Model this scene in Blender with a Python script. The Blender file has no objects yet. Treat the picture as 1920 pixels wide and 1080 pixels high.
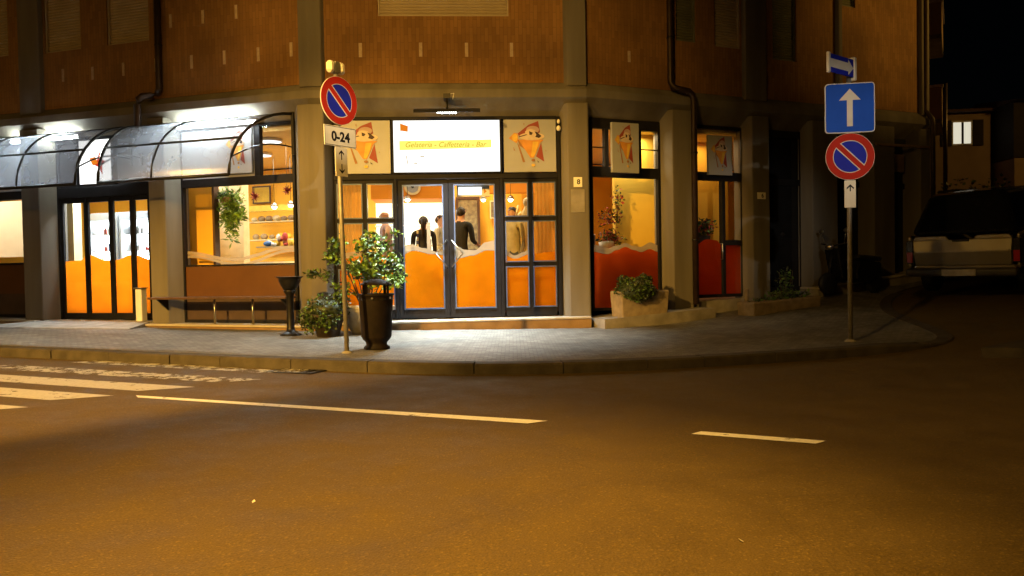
import bpy, bmesh, math, random
from mathutils import Matrix, Vector
random.seed(7)
S = bpy.context.scene
COL = S.collection
PI = math.pi

# ------------------------------------------------------------------ camera
F_PX, CAM_H = 1450.0, 1.15
phi = math.atan((540 - 503) / F_PX); roll = math.atan(.018)
fw = Vector((0, math.cos(phi), -math.sin(phi)))
r0 = Vector((1, 0, 0)); u0v = r0.cross(fw)
rt = math.cos(roll) * r0 - math.sin(roll) * u0v
up = rt.cross(fw)
cam = bpy.data.cameras.new('camera'); cam.sensor_width = 36; cam.lens = 36 * F_PX / 1920
cam.clip_start = .05; cam.clip_end = 500
co = bpy.data.objects.new('camera', cam); COL.objects.link(co)
co.matrix_world = Matrix(((rt.x, up.x, -fw.x, 0), (rt.y, up.y, -fw.y, 0), (rt.z, up.z, -fw.z, CAM_H), (0, 0, 0, 1)))
S.camera = co

# ------------------------------------------------------------------ world, moonlight, exposure
W = bpy.data.worlds.new('World'); S.world = W; W.use_nodes = True
nt = W.node_tree; bg = nt.nodes['Background']
sky = nt.nodes.new('ShaderNodeTexSky'); sky.sky_type = 'NISHITA'; sky.sun_disc = False
sky.sun_elevation = math.radians(20); sky.sun_rotation = math.radians(200)
nt.links.new(sky.outputs[0], bg.inputs[0]); bg.inputs[1].default_value = .00010
sun = bpy.data.lights.new('moon', 'SUN'); sun.energy = .004; sun.angle = math.radians(.5); sun.color = (.8, .9, 1)
so = bpy.data.objects.new('moon', sun); COL.objects.link(so); so.rotation_euler = (math.radians(70), 0, math.radians(-20))
S.view_settings.view_transform = 'Standard'; S.view_settings.look = 'None'
S.view_settings.exposure = 0; S.view_settings.gamma = 1; S.view_settings.use_curve_mapping = False
S.render.engine = 'CYCLES'
S.cycles.use_denoising = True
S.cycles.max_bounces = 8; S.cycles.diffuse_bounces = 4; S.cycles.transparent_max_bounces = 16
S.cycles.sample_clamp_indirect = 4; S.cycles.caustics_reflective = False; S.cycles.caustics_refractive = False

SODIUM = (1.0, .54, .10)
def lamp_spot(name, loc, aim, watts, color, cone=150, blend=.6, size=.12):
    l = bpy.data.lights.new(name, 'SPOT'); l.energy = watts; l.color = color; l.spot_size = math.radians(cone)
    l.spot_blend = blend; l.shadow_soft_size = size
    o = bpy.data.objects.new(name, l); COL.objects.link(o); o.location = loc
    d = Vector(aim) - Vector(loc); o.rotation_euler = d.to_track_quat('-Z', 'Y').to_euler()
    return o
def lamp_area(name, loc, rot, watts, color, sx, sy, spread=180):
    l = bpy.data.lights.new(name, 'AREA'); l.energy = watts; l.color = color; l.shape = 'RECTANGLE'; l.size = sx; l.size_y = sy
    l.spread = math.radians(spread)
    o = bpy.data.objects.new(name, l); COL.objects.link(o); o.location = loc; o.rotation_euler = rot
    return o
# street lamps and two added floods: all stand or hang outside the frame
LAMPS = [  # position, aim, watts, cone
    ((-2.4, 1.6, 6.0), (-2.5, 4.4, 0), 2200, 150, 1.0),      # hung over the near lane
    ((-.6, .9, 6.6), (-.55, 3.5, 0), 4500, 47, 1.0),       # added flood, shapes the pool of light on the near road
    ((-3.5, -.55, 9.0), (-1.5, 13.4, 5.6), 4400, 39, .9),    # added flood, brightens the cafe corner
    ((-10.68, -3.33, 7.0), (-5, 6.3, 0), 25000, 52, .4),       # in the alley behind the viewer
    ((-22.0, 2.2, 7.6), (-6, 11, 1.0), 900, 140, .5),        # down the main road
    ((16.5, 11.5, 7.5), (9.2, 16.6, 6.6), 1700, 36, 1.0),        # up the side street
    ((18.5, 23.5, 7.5), (16.8, 30, 3.5), 150, 150, .5),      # further up the side street
    ((18.6, 20.6, 8.0), (12.0, 21.8, 5.6), 900, 70, 1.0),     # by the apartment block
]

# ------------------------------------------------------------------ helpers
def softplus(q): return q if q > 30 else math.log1p(math.exp(q))
def zt(x, y):
    a = .955 * x - .296 * y; s = .917 * x + .399 * y
    return -.013 * min(max(a + 4.87, -12), 6) + .069 * softplus(min((s - 8.0) / .6, 40))

class MB:
    def __init__(s, M=None):
        s.v = []; s.f = []; s.m = []; s.uv = []; s.M = M or Matrix.Identity(4); s.slot = 0; s.sm = []; s.smooth = False
    def add(s, pts, faces, smooth=None):
        b = len(s.v); pts = [Vector(p) for p in pts]
        s.v += [s.M @ p for p in pts]
        for f in faces:
            n = Vector((0, 0, 0))
            for i in range(len(f)):
                p, q = pts[f[i]], pts[f[(i + 1) % len(f)]]
                n += Vector(((p.y - q.y) * (p.z + q.z), (p.z - q.z) * (p.x + q.x), (p.x - q.x) * (p.y + q.y)))
            ax, ay, az = abs(n.x), abs(n.y), abs(n.z)
            for i in f:
                p = pts[i]
                s.uv.append((p.x, p.y) if az > ax and az > ay else ((p.x, p.z) if ay >= ax else (p.y, p.z)))
            s.f.append([b + i for i in f]); s.m.append(s.slot); s.sm.append(s.smooth if smooth is None else smooth)
    def box(s, x0, x1, y0, y1, z0, z1):
        P = [(x0, y0, z0), (x1, y0, z0), (x1, y1, z0), (x0, y1, z0), (x0, y0, z1), (x1, y0, z1), (x1, y1, z1), (x0, y1, z1)]
        s.add(P, [(3, 2, 1, 0), (4, 5, 6, 7), (0, 1, 5, 4), (1, 2, 6, 5), (2, 3, 7, 6), (3, 0, 4, 7)])
    def hexa(s, P):  # 4 bottom + 4 top
        s.add(P, [(3, 2, 1, 0), (4, 5, 6, 7), (0, 1, 5, 4), (1, 2, 6, 5), (2, 3, 7, 6), (3, 0, 4, 7)])
    def prism_z(s, poly, z0, z1):
        n = len(poly)
        s.add([(x, y, z0) for x, y in poly] + [(x, y, z1) for x, y in poly],
              [tuple(range(n - 1, -1, -1)), tuple(range(n, 2 * n))] + [(i, (i + 1) % n, n + (i + 1) % n, n + i) for i in range(n)])
    def prism_y(s, poly, y0, y1):  # poly in (x,z)
        n = len(poly)
        s.add([(x, y0, z) for x, z in poly] + [(x, y1, z) for x, z in poly],
              [tuple(range(n)), tuple(range(2 * n - 1, n - 1, -1))] + [(i, n + i, n + (i + 1) % n, (i + 1) % n) for i in range(n)])
    def prism_x(s, poly, x0, x1):  # poly in (y,z)
        n = len(poly)
        s.add([(x0, y, z) for y, z in poly] + [(x1, y, z) for y, z in poly],
              [tuple(range(n)), tuple(range(2 * n - 1, n - 1, -1))] + [(i, n + i, n + (i + 1) % n, (i + 1) % n) for i in range(n)])
    def ring_y(s, o, i, y0, y1):  # rectangular frame: outer (x0,x1,z0,z1), inner
        x0, x1, z0, z1 = o; a0, a1, c0, c1 = i
        s.box(x0, a0, y0, y1, z0, z1); s.box(a1, x1, y0, y1, z0, z1)
        s.box(a0, a1, y0, y1, z0, c0); s.box(a0, a1, y0, y1, c1, z1)
    def tube(s, pts, r, n=10, caps=True, radii=None):
        pts = [Vector(p) for p in pts]; rings = []; ref = None
        V = []; Fc = []
        for i, p in enumerate(pts):
            t = (pts[min(i + 1, len(pts) - 1)] - pts[max(i - 1, 0)]).normalized()
            if ref is None or abs(ref.dot(t)) > .98:
                ref = Vector((0, 0, 1)) if abs(t.z) < .9 else Vector((1, 0, 0))
            a = t.cross(ref).normalized(); b = t.cross(a); ref = -b if False else ref
            rr = radii[i] if radii else r
            for k in range(n):
                w = 2 * PI * k / n; V.append(p + (a * math.cos(w) + b * math.sin(w)) * rr)
        for i in range(len(pts) - 1):
            for k in range(n):
                k2 = (k + 1) % n; Fc.append((i * n + k, i * n + k2, (i + 1) * n + k2, (i + 1) * n + k))
        s.add(V, Fc, True)
        if caps:
            s.add(V[:n], [tuple(range(n - 1, -1, -1))], False); s.add(V[-n:], [tuple(range(n))], False)
    def lathe(s, prof, n=24, cx=0, cy=0, smooth=True, ph=0):  # prof [(r,z)]
        V = []; Fc = []
        for r, z in prof:
            for k in range(n):
                w = 2 * PI * k / n + ph; V.append((cx + r * math.cos(w), cy + r * math.sin(w), z))
        for i in range(len(prof) - 1):
            for k in range(n):
                k2 = (k + 1) % n; Fc.append((i * n + k, i * n + k2, (i + 1) * n + k2, (i + 1) * n + k))
        s.add(V, Fc, smooth)
        for i, rev in ((0, True), (len(prof) - 1, False)):
            if prof[i][0] > 1e-4:
                q = V[i * n:(i + 1) * n]; s.add(q, [tuple(range(n - 1, -1, -1)) if rev else tuple(range(n))], False)
    def disc_y(s, cx, cz, r, y0, y1, n=40, rz=None, inner=0):
        rz = rz or r
        c = [(cx + r * math.cos(2 * PI * k / n), cz + rz * math.sin(2 * PI * k / n)) for k in range(n)]
        if not inner: s.prism_y(c, y0, y1); return
        d = [(cx + inner * math.cos(2 * PI * k / n), cz + inner * math.sin(2 * PI * k / n)) for k in range(n)]
        V = [(x, y0, z) for x, z in c] + [(x, y0, z) for x, z in d] + [(x, y1, z) for x, z in c] + [(x, y1, z) for x, z in d]
        Fc = []
        for k in range(n):
            j = (k + 1) % n
            Fc += [(k, j, n + j, n + k), (2 * n + k, 3 * n + k, 3 * n + j, 2 * n + j), (k, 2 * n + k, 2 * n + j, j), (n + k, n + j, 3 * n + j, 3 * n + k)]
        s.add(V, Fc)
    def sphere(s, c, r, n=12, m=8):
        rx, ry, rz = r if isinstance(r, tuple) else (r, r, r)
        V = []; Fc = []
        for i in range(m + 1):
            t = PI * i / m
            for k in range(n):
                w = 2 * PI * k / n
                V.append((c[0] + rx * math.sin(t) * math.cos(w), c[1] + ry * math.sin(t) * math.sin(w), c[2] - rz * math.cos(t)))
        for i in range(m):
            for k in range(n):
                k2 = (k + 1) % n; Fc.append((i * n + k, i * n + k2, (i + 1) * n + k2, (i + 1) * n + k))
        s.add(V, Fc, True)
    def leaf(s, p, L, w, rnd=random):
        d = Vector((rnd.gauss(0, 1), rnd.gauss(0, 1), rnd.gauss(0, .8))).normalized()
        e = d.cross(Vector((rnd.gauss(0, 1), rnd.gauss(0, 1), rnd.gauss(0, 1)))).normalized() * w
        p = Vector(p); q = p + d * L; m = p + d * L * .5; up_ = d.cross(e).normalized() * w * .35
        s.add([p, m + e + up_, q, m - e + up_, m], [(0, 1, 4), (1, 2, 4), (2, 3, 4), (3, 0, 4)], False)
    def build(s, name, mats, parent=None, bevel=0, kind=None, loc=None, rot=0, weld=True, seg=1):
        me = bpy.data.meshes.new(name)
        me.from_pydata([tuple(v) for v in s.v], [], s.f)
        uvl = me.uv_layers.new(name='uv')
        flat = [c for q in s.uv for c in q]; uvl.data.foreach_set('uv', flat)
        mats = mats if isinstance(mats, (list, tuple)) else [mats]
        for m in mats: me.materials.append(m)
        me.polygons.foreach_set('material_index', s.m); me.polygons.foreach_set('use_smooth', s.sm)
        if bevel or weld:
            bm = bmesh.new(); bm.from_mesh(me)
            if weld: bmesh.ops.remove_doubles(bm, verts=bm.verts, dist=1e-5)
            if bevel:
                ed = [e for e in bm.edges if e.is_manifold and e.calc_face_angle(0) > .6]
                bmesh.ops.bevel(bm, geom=ed, offset=bevel, segments=seg, affect='EDGES', profile=.5)
            bm.to_mesh(me); bm.free()
        me.update()
        o = bpy.data.objects.new(name, me); COL.objects.link(o)
        if parent: o.parent = parent
        if loc is not None: o.location = loc
        if rot: o.rotation_euler = (0, 0, rot)
        if kind: o['kind'] = kind
        return o

def tag(o, label, cat, group=None):
    o['label'] = label; o['category'] = cat
    if group: o['group'] = group
    return o
def thing(name, label, cat, loc=(0, 0, 0), rot=0, group=None):
    o = bpy.data.objects.new(name, None); COL.objects.link(o); o.location = loc; o.rotation_euler = (0, 0, rot)
    o.empty_display_size = .2
    return tag(o, label, cat, group)
def lab(o, t): o['label'] = t; return o

# ------------------------------------------------------------------ materials
def mat(name, c1, c2=None, rough=.6, metal=0, nscale=6, bump=0, bscale=40, emit=None, estr=0, detail=6, spec=.4, streak=False):
    m = bpy.data.materials.new(name); m.use_nodes = True; n = m.node_tree.nodes; L = m.node_tree.links
    b = n['Principled BSDF']; b.inputs['Roughness'].default_value = rough; b.inputs['Metallic'].default_value = metal
    b.inputs['Specular IOR Level'].default_value = spec
    c2 = c2 or tuple(x * .72 for x in c1)
    tc = n.new('ShaderNodeTexCoord'); ns = n.new('ShaderNodeTexNoise'); ns.inputs['Scale'].default_value = nscale; ns.inputs['Detail'].default_value = detail
    if streak:
        mp = n.new('ShaderNodeMapping'); mp.inputs['Scale'].default_value = (1, 1, .12); L.new(tc.outputs['Object'], mp.inputs[0]); L.new(mp.outputs[0], ns.inputs[0])
    else: L.new(tc.outputs['Object'], ns.inputs[0])
    cr = n.new('ShaderNodeValToRGB'); cr.color_ramp.elements[0].position = .32; cr.color_ramp.elements[1].position = .68
    cr.color_ramp.elements[0].color = (*c2, 1); cr.color_ramp.elements[1].color = (*c1, 1)
    L.new(ns.outputs[0], cr.inputs[0]); L.new(cr.outputs[0], b.inputs['Base Color'])
    if bump:
        n2 = n.new('ShaderNodeTexNoise'); n2.inputs['Scale'].default_value = bscale; n2.inputs['Detail'].default_value = 5
        L.new(tc.outputs['Object'], n2.inputs[0])
        bp = n.new('ShaderNodeBump'); bp.inputs['Strength'].default_value = bump; bp.inputs['Distance'].default_value = .01
        L.new(n2.outputs[0], bp.inputs['Height']); L.new(bp.outputs[0], b.inputs['Normal'])
    if emit:
        b.inputs['Emission Color'].default_value = (*emit, 1); b.inputs['Emission Strength'].default_value = estr
    return m
def glow(name, c, s):
    m = bpy.data.materials.new(name); m.use_nodes = True; n = m.node_tree.nodes; n.clear()
    e = n.new('ShaderNodeEmission'); e.inputs[0].default_value = (*c, 1); e.inputs[1].default_value = s
    o = n.new('ShaderNodeOutputMaterial'); m.node_tree.links.new(e.outputs[0], o.inputs[0]); return m
def glassy(name, tint=(.97, .98, .97), gl=1.0, rough=.02):
    m = bpy.data.materials.new(name); m.use_nodes = True; n = m.node_tree.nodes; L = m.node_tree.links; n.clear()
    o = n.new('ShaderNodeOutputMaterial'); t = n.new('ShaderNodeBsdfTransparent'); t.inputs[0].default_value = (*tint, 1)
    g = n.new('ShaderNodeBsdfGlossy'); g.inputs['Roughness'].default_value = rough
    lw = n.new('ShaderNodeLayerWeight'); lw.inputs[0].default_value = .5
    pw = n.new('ShaderNodeMath'); pw.operation = 'POWER'; pw.inputs[1].default_value = 4
    ml = n.new('ShaderNodeMath'); ml.operation = 'MULTIPLY_ADD'; ml.inputs[1].default_value = .7 * gl; ml.inputs[2].default_value = .06 * gl
    L.new(lw.outputs['Facing'], pw.inputs[0]); L.new(pw.outputs[0], ml.inputs[0])
    mx = n.new('ShaderNodeMixShader'); L.new(ml.outputs[0], mx.inputs[0]); L.new(t.outputs[0], mx.inputs[1]); L.new(g.outputs[0], mx.inputs[2])
    L.new(mx.outputs[0], o.inputs[0]); return m
def filmy(name, c, trans=.6, clear=0, gloss=.05, noise=.12):
    m = bpy.data.materials.new(name); m.use_nodes = True; n = m.node_tree.nodes; L = m.node_tree.links; n.clear()
    o = n.new('ShaderNodeOutputMaterial'); d = n.new('ShaderNodeBsdfDiffuse'); t = n.new('ShaderNodeBsdfTranslucent')
    tc = n.new('ShaderNodeTexCoord'); ns = n.new('ShaderNodeTexNoise'); ns.inputs['Scale'].default_value = 2.5; ns.inputs['Detail'].default_value = 8
    L.new(tc.outputs['Object'], ns.inputs[0])
    cr = n.new('ShaderNodeValToRGB'); cr.color_ramp.elements[0].position = .3; cr.color_ramp.elements[1].position = .7
    cr.color_ramp.elements[0].color = (*[x * (1 - noise) for x in c], 1); cr.color_ramp.elements[1].color = (*[min(1, x * (1 + noise)) for x in c], 1)
    L.new(ns.outputs[0], cr.inputs[0]); L.new(cr.outputs[0], d.inputs[0]); L.new(cr.outputs[0], t.inputs[0])
    m1 = n.new('ShaderNodeMixShader'); m1.inputs[0].default_value = trans; L.new(d.outputs[0], m1.inputs[1]); L.new(t.outputs[0], m1.inputs[2])
    out = m1
    if clear:
        tr = n.new('ShaderNodeBsdfTransparent'); m2 = n.new('ShaderNodeMixShader'); m2.inputs[0].default_value = clear
        L.new(out.outputs[0], m2.inputs[1]); L.new(tr.outputs[0], m2.inputs[2]); out = m2
    g = n.new('ShaderNodeBsdfGlossy'); g.inputs['Roughness'].default_value = .15; m3 = n.new('ShaderNodeMixShader'); m3.inputs[0].default_value = gloss
    L.new(out.outputs[0], m3.inputs[1]); L.new(g.outputs[0], m3.inputs[2]); L.new(m3.outputs[0], o.inputs[0]); return m

def brick_mat(name, c1, c2, mortar, w, h, msize, rotate=False, bump=.4, rough=.8, coords='UV', big=None, spec=.3):
    m = bpy.data.materials.new(name); m.use_nodes = True; n = m.node_tree.nodes; L = m.node_tree.links; b = n['Principled BSDF']
    b.inputs['Roughness'].default_value = rough; b.inputs['Specular IOR Level'].default_value = spec
    tc = n.new('ShaderNodeTexCoord'); mp = n.new('ShaderNodeMapping'); L.new(tc.outputs[coords], mp.inputs[0])
    if rotate: mp.inputs['Rotation'].default_value = (0, 0, PI / 2)
    br = n.new('ShaderNodeTexBrick'); L.new(mp.outputs[0], br.inputs[0])
    br.inputs['Scale'].default_value = 1; br.inputs['Brick Width'].default_value = w; br.inputs['Row Height'].default_value = h
    br.inputs['Mortar Size'].default_value = msize; br.inputs['Mortar Smooth'].default_value = .3
    br.inputs['Color1'].default_value = (*c1, 1); br.inputs['Color2'].default_value = (*c2, 1); br.inputs['Mortar'].default_value = (*mortar, 1)
    ns = n.new('ShaderNodeTexNoise'); ns.inputs['Scale'].default_value = big or 1.3; ns.inputs['Detail'].default_value = 8
    L.new(tc.outputs['Object'], ns.inputs[0])
    mr = n.new('ShaderNodeMapRange'); mr.inputs[1].default_value = .3; mr.inputs[2].default_value = .7; mr.inputs[3].default_value = .72; mr.inputs[4].default_value = 1.2
    L.new(ns.outputs[0], mr.inputs[0])
    mx = n.new('ShaderNodeMix'); mx.data_type = 'RGBA'; mx.blend_type = 'MULTIPLY'; mx.inputs[0].default_value = 1
    L.new(br.outputs['Color'], mx.inputs[6]); L.new(mr.outputs[0], mx.inputs[7]); L.new(mx.outputs[2], b.inputs['Base Color'])
    n2 = n.new('ShaderNodeTexNoise'); n2.inputs['Scale'].default_value = 60; L.new(tc.outputs['Object'], n2.inputs[0])
    ad = n.new('ShaderNodeMath'); ad.operation = 'MULTIPLY_ADD'; ad.inputs[1].default_value = -1; L.new(br.outputs['Fac'], ad.inputs[0]); L.new(n2.outputs[0], ad.inputs[2])
    bp = n.new('ShaderNodeBump'); bp.inputs['Strength'].default_value = bump; bp.inputs['Distance'].default_value = .012
    L.new(ad.outputs[0], bp.inputs['Height']); L.new(bp.outputs[0], b.inputs['Normal'])
    return m

def asphalt_mat():
    m = bpy.data.materials.new('asphalt'); m.use_nodes = True; n = m.node_tree.nodes; L = m.node_tree.links; b = n['Principled BSDF']
    tc = n.new('ShaderNodeTexCoord')
    def noise(sc, det=6, ro=.5):
        q = n.new('ShaderNodeTexNoise'); q.inputs['Scale'].default_value = sc; q.inputs['Detail'].default_value = det; q.inputs['Roughness'].default_value = ro
        L.new(tc.outputs['Object'], q.inputs[0]); return q
    big, mid, fine = noise(.35, 5), noise(2.2, 8, .65), noise(95, 3, .7)
    vo = n.new('ShaderNodeTexVoronoi'); vo.inputs['Scale'].default_value = 85; L.new(tc.outputs['Object'], vo.inputs[0])
    def mrange(a, lo, hi, o1, o2):
        q = n.new('ShaderNodeMapRange'); q.inputs[1].default_value = lo; q.inputs[2].default_value = hi; q.inputs[3].default_value = o1; q.inputs[4].default_value = o2
        L.new(a, q.inputs[0]); return q.outputs[0]
    def mul(a, c):
        q = n.new('ShaderNodeMath'); q.operation = 'MULTIPLY'; L.new(a, q.inputs[0]); L.new(c, q.inputs[1]); return q.outputs[0]
    v = mul(mrange(big.outputs[0], .35, .65, .92, 1.08), mrange(mid.outputs[0], .3, .7, .86, 1.12))
    v = mul(v, mrange(fine.outputs[0], .3, .7, .60, 1.42))
    # scattered pale and dark specks of stone
    spk = n.new('ShaderNodeTexWhiteNoise'); L.new(vo.outputs['Position'], spk.inputs[0])
    pale = n.new('ShaderNodeMath'); pale.operation = 'GREATER_THAN'; pale.inputs[1].default_value = .93; L.new(spk.outputs[0], pale.inputs[0])
    pm = n.new('ShaderNodeMath'); pm.operation = 'MULTIPLY_ADD'; pm.inputs[1].default_value = .45; pm.inputs[2].default_value = 1; L.new(pale.outputs[0], pm.inputs[0])
    v = mul(v, pm.outputs[0])
    # hairline cracks
    dn = noise(.9, 4); vc = n.new('ShaderNodeTexVoronoi'); vc.feature = 'DISTANCE_TO_EDGE'; vc.inputs['Scale'].default_value = .22
    mxv = n.new('ShaderNodeMix'); mxv.data_type = 'VECTOR'; mxv.inputs[0].default_value = .25; L.new(tc.outputs['Object'], mxv.inputs[4]); L.new(dn.outputs['Color'], mxv.inputs[5]); L.new(mxv.outputs[1], vc.inputs[0])
    v = mul(v, mrange(vc.outputs['Distance'], 0, .0012, .8, 1))
    hs = n.new('ShaderNodeMix'); hs.data_type = 'RGBA'; hs.blend_type = 'MULTIPLY'; hs.inputs[0].default_value = 1
    hs.inputs[6].default_value = (.085, .055, .011, 1); L.new(v, hs.inputs[7]); L.new(hs.outputs[2], b.inputs['Base Color'])
    L.new(mrange(mid.outputs[0], .35, .7, .62, .9), b.inputs['Roughness']); b.inputs['Specular IOR Level'].default_value = .35
    ad = n.new('ShaderNodeMath'); ad.operation = 'ADD'; L.new(fine.outputs[0], ad.inputs[0]); L.new(vo.outputs['Distance'], ad.inputs[1])
    bp = n.new('ShaderNodeBump'); bp.inputs['Strength'].default_value = .5; bp.inputs['Distance'].default_value = .006
    L.new(ad.outputs[0], bp.inputs['Height']); L.new(bp.outputs[0], b.inputs['Normal'])
    return m
def paint_mat(name, c, wear=.45):
    m = mat(name, c, tuple(x * .8 for x in c), .6, nscale=30, bump=.2, bscale=120)
    n = m.node_tree.nodes; L = m.node_tree.links; b = n['Principled BSDF']; out = n['Material Output']
    tc = n.new('ShaderNodeTexCoord'); q = n.new('ShaderNodeTexNoise'); q.inputs['Scale'].default_value = 7; q.inputs['Detail'].default_value = 12; q.inputs['Roughness'].default_value = .75
    L.new(tc.outputs['Object'], q.inputs[0]); r = n.new('ShaderNodeMapRange'); r.inputs[1].default_value = wear - .03; r.inputs[2].default_value = wear + .03
    L.new(q.outputs[0], r.inputs[0]); t = n.new('ShaderNodeBsdfTransparent'); mx = n.new('ShaderNodeMixShader')
    L.new(r.outputs[0], mx.inputs[0]); L.new(t.outputs[0], mx.inputs[1]); L.new(b.outputs[0], mx.inputs[2]); L.new(mx.outputs[0], out.inputs[0])
    return m

M = {}
M['asphalt'] = asphalt_mat()
M['paint'] = paint_mat('road_paint', (.88, .86, .80), .39)
M['paint_grey'] = paint_mat('grey_road_paint', (.50, .48, .47), .40)
M['paint_worn'] = paint_mat('worn_road_paint', (.50, .48, .45), .50)
M['paver'] = brick_mat('small_pavers', (.20, .19, .17), (.12, .113, .10), (.075, .07, .062), .10, .085, .005, bump=.55, rough=.6, big=2.3)
M['kerb'] = mat('kerb_stone', (.075, .062, .045), (.040, .032, .022), .75, nscale=5, bump=.5, bscale=50)
M['brick'] = brick_mat('upright_clinker', (.29, .150, .046), (.225, .112, .032), (.17, .09, .03), .26, .066, .004, rotate=True, bump=.35, big=.9)
M['pale_brick'] = mat('pale_clinker', (.52, .40, .27), (.40, .30, .2), .75, nscale=20)
M['concrete'] = mat('painted_concrete', (.185, .165, .13), (.115, .100, .077), .8, nscale=2.6, bump=.25, bscale=70, streak=True)
M['concrete_raw'] = mat('raw_concrete', (.33, .30, .26), (.2, .18, .15), .85, nscale=4, bump=.45, bscale=35)
M['marble'] = mat('marble_step', (.55, .5, .42), (.40, .35, .28), .45, nscale=3, bump=.1)
M['ledge'] = mat('ledge_paint', (.30, .19, .09), (.20, .125, .06), .75, nscale=4, bump=.3)
M['frame'] = mat('dark_frame', (.015, .014, .016), (.010, .0095, .011), .55, 0, nscale=9, spec=.12)
M['bead'] = mat('blue_bead', (.11, .15, .26), (.08, .11, .19), .4, .3, nscale=12)
M['shutter'] = mat('roller_shutter_paint', (.46, .38, .27), (.38, .31, .21), .6, nscale=3)
M['shutter_dark'] = mat('green_shutter', (.16, .16, .09), (.11, .11, .06), .6, nscale=3)
M['pipe'] = mat('brown_pipe', (.055, .032, .022), (.03, .018, .013), .45, .4, nscale=6)
M['black'] = mat('black_metal', (.02, .018, .017), (.012, .011, .01), .4, .5, nscale=14)
M['bin'] = mat('bin_metal', (.015, .010, .0075), (.009, .0065, .005), .65, 0, spec=.12, nscale=9, bump=.25, bscale=60)
M['steel'] = mat('steel', (.55, .54, .52), (.42, .41, .4), .28, .95, nscale=20)
M['galv'] = mat('galvanised_pole', (.36, .34, .30), (.24, .22, .19), .5, .5, nscale=10, bump=.15)
M['glass'] = glassy('shop_glass')
M['glass_dark'] = mat('dark_glass', (.012, .012, .014), (.008, .008, .009), .06, nscale=3)
M['canopy'] = filmy('canopy_sheet', (.30, .32, .38), .60, .46, .10, .07)
M['film'] = filmy('orange_film', (.90, .29, .004), .72, .0, .05)
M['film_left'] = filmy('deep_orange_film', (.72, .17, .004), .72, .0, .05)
M['wall_lemon'] = mat('lemon_paint', (.90, .62, .09), (.84, .55, .07), .7, nscale=1.5)
M['film_red'] = filmy('red_film', (.70, .085, .008), .92, .0, .05)
M['ribbon'] = filmy('cream_ribbon', (.52, .44, .34), .45, .12, .03)
M['orange_panel'] = mat('orange_panel', (.11, .042, .009), (.09, .033, .007), .5, nscale=3)
M['dark_panel'] = mat('dark_plinth', (.07, .04, .025), (.045, .026, .017), .6, nscale=4)
M['white_panel'] = mat('white_sign_panel', (.35, .36, .40), (.30, .31, .34), .4, nscale=2)
M['lit_white'] = glow('lit_sign_face', (1, 1, .97), 1.7)
M['lit_yellow'] = glow('lit_yellow_print', (1, .84, .16), 1.2)
M['lit_orange'] = glow('lit_orange_print', (1, .26, .015), .85)
M['lit_red'] = glow('lit_red_print', (.8, .05, .02), .8)
M['lit_ink'] = glow('lit_dark_print', (.80, .55, .02), .8)
M['lit_faint'] = glow('lit_faint_print', (.85, .72, .5), .85)
M['tube'] = glow('fluorescent_tube', (.88, 1, .97), 220)
M['bulb'] = glow('warm_bulb', (1, .86, .55), 26)
M['led'] = glow('door_lamp_bulb', (.93, 1, 1), 40)
M['win_lit'] = glow('lit_window', (1, .93, .72), .72)
M['print_red'] = mat('print_red', (.28, .05, .035)); M['print_orange'] = mat('print_orange', (.60, .27, .05)); M['print_yellow'] = mat('print_yellow', (.66, .42, .06))
M['print_cream'] = mat('print_cream', (.62, .50, .40)); M['print_choc'] = mat('print_chocolate', (.04, .02, .018)); M['print_brown'] = mat('print_brown', (.32, .15, .05)); M['print_pink'] = mat('print_pink', (.48, .34, .32))
M['sign_white'] = mat('sign_white', (.78, .74, .66), (.70, .66, .58), .6, nscale=6, spec=.15); M['sign_red'] = mat('sign_red', (.50, .03, .016), (.44, .026, .014), .65, nscale=4, spec=.1)
M['sign_blue'] = mat('sign_blue', (.010, .09, .62), (.008, .08, .56), .6, nscale=4, spec=.15); M['sign_navy'] = mat('sign_navy', (.02, .03, .50), (.016, .025, .42), .6, nscale=4, spec=.12)
M['ink'] = mat('black_ink', (.015, .014, .014)); M['plate'] = mat('plate_cream', (.90, .85, .72), (.82, .77, .64), .5, nscale=10)
M['wall_in'] = mat('interior_yellow_paint', (.90, .50, .045), (.84, .44, .035), .7, nscale=1.5)
M['wall_or'] = mat('interior_orange_paint', (.78, .30, .012), (.70, .25, .01), .7, nscale=1.5)
M['ceil_in'] = mat('interior_ceiling', (.84, .62, .25), (.8, .56, .2), .8)
M['floor_in'] = mat('interior_tiles', (.40, .28, .18), (.32, .22, .14), .35, nscale=4)
M['cream'] = mat('cream_paint', (.80, .66, .36), (.72, .58, .3), .6)
M['white'] = mat('white_paint', (.78, .77, .74), (.7, .69, .66), .4)
M['wood'] = mat('dark_wood', (.10, .05, .025), (.06, .03, .015), .5, nscale=8, streak=True)
M['leaf'] = mat('green_leaf', (.12, .22, .03), (.055, .11, .02), .45, nscale=3)
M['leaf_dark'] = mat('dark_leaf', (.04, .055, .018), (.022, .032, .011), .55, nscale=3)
M['leaf_fresh'] = mat('fresh_leaf', (.30, .46, .05), (.16, .28, .035), .4, nscale=3)
M['twig'] = mat('twig_bark', (.09, .06, .035)); M['soil'] = mat('soil', (.04, .028, .02))
M['pot'] = mat('pale_pot', (.50, .47, .40), (.36, .33, .27), .7, nscale=8, bump=.3); M['terracotta'] = mat('dark_pot', (.045, .032, .022), (.03, .021, .015), .7, nscale=8, bump=.3)
M['planter'] = mat('stone_planter', (.34, .27, .18), (.22, .17, .11), .85, nscale=7, bump=.5, bscale=40)
M['car_silver'] = mat('silver_paint', (.36, .33, .26), (.30, .27, .21), .32, .6, nscale=3); M['car_dark'] = mat('dark_paint', (.014, .014, .016), (.01, .01, .011), .15, .2)
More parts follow.
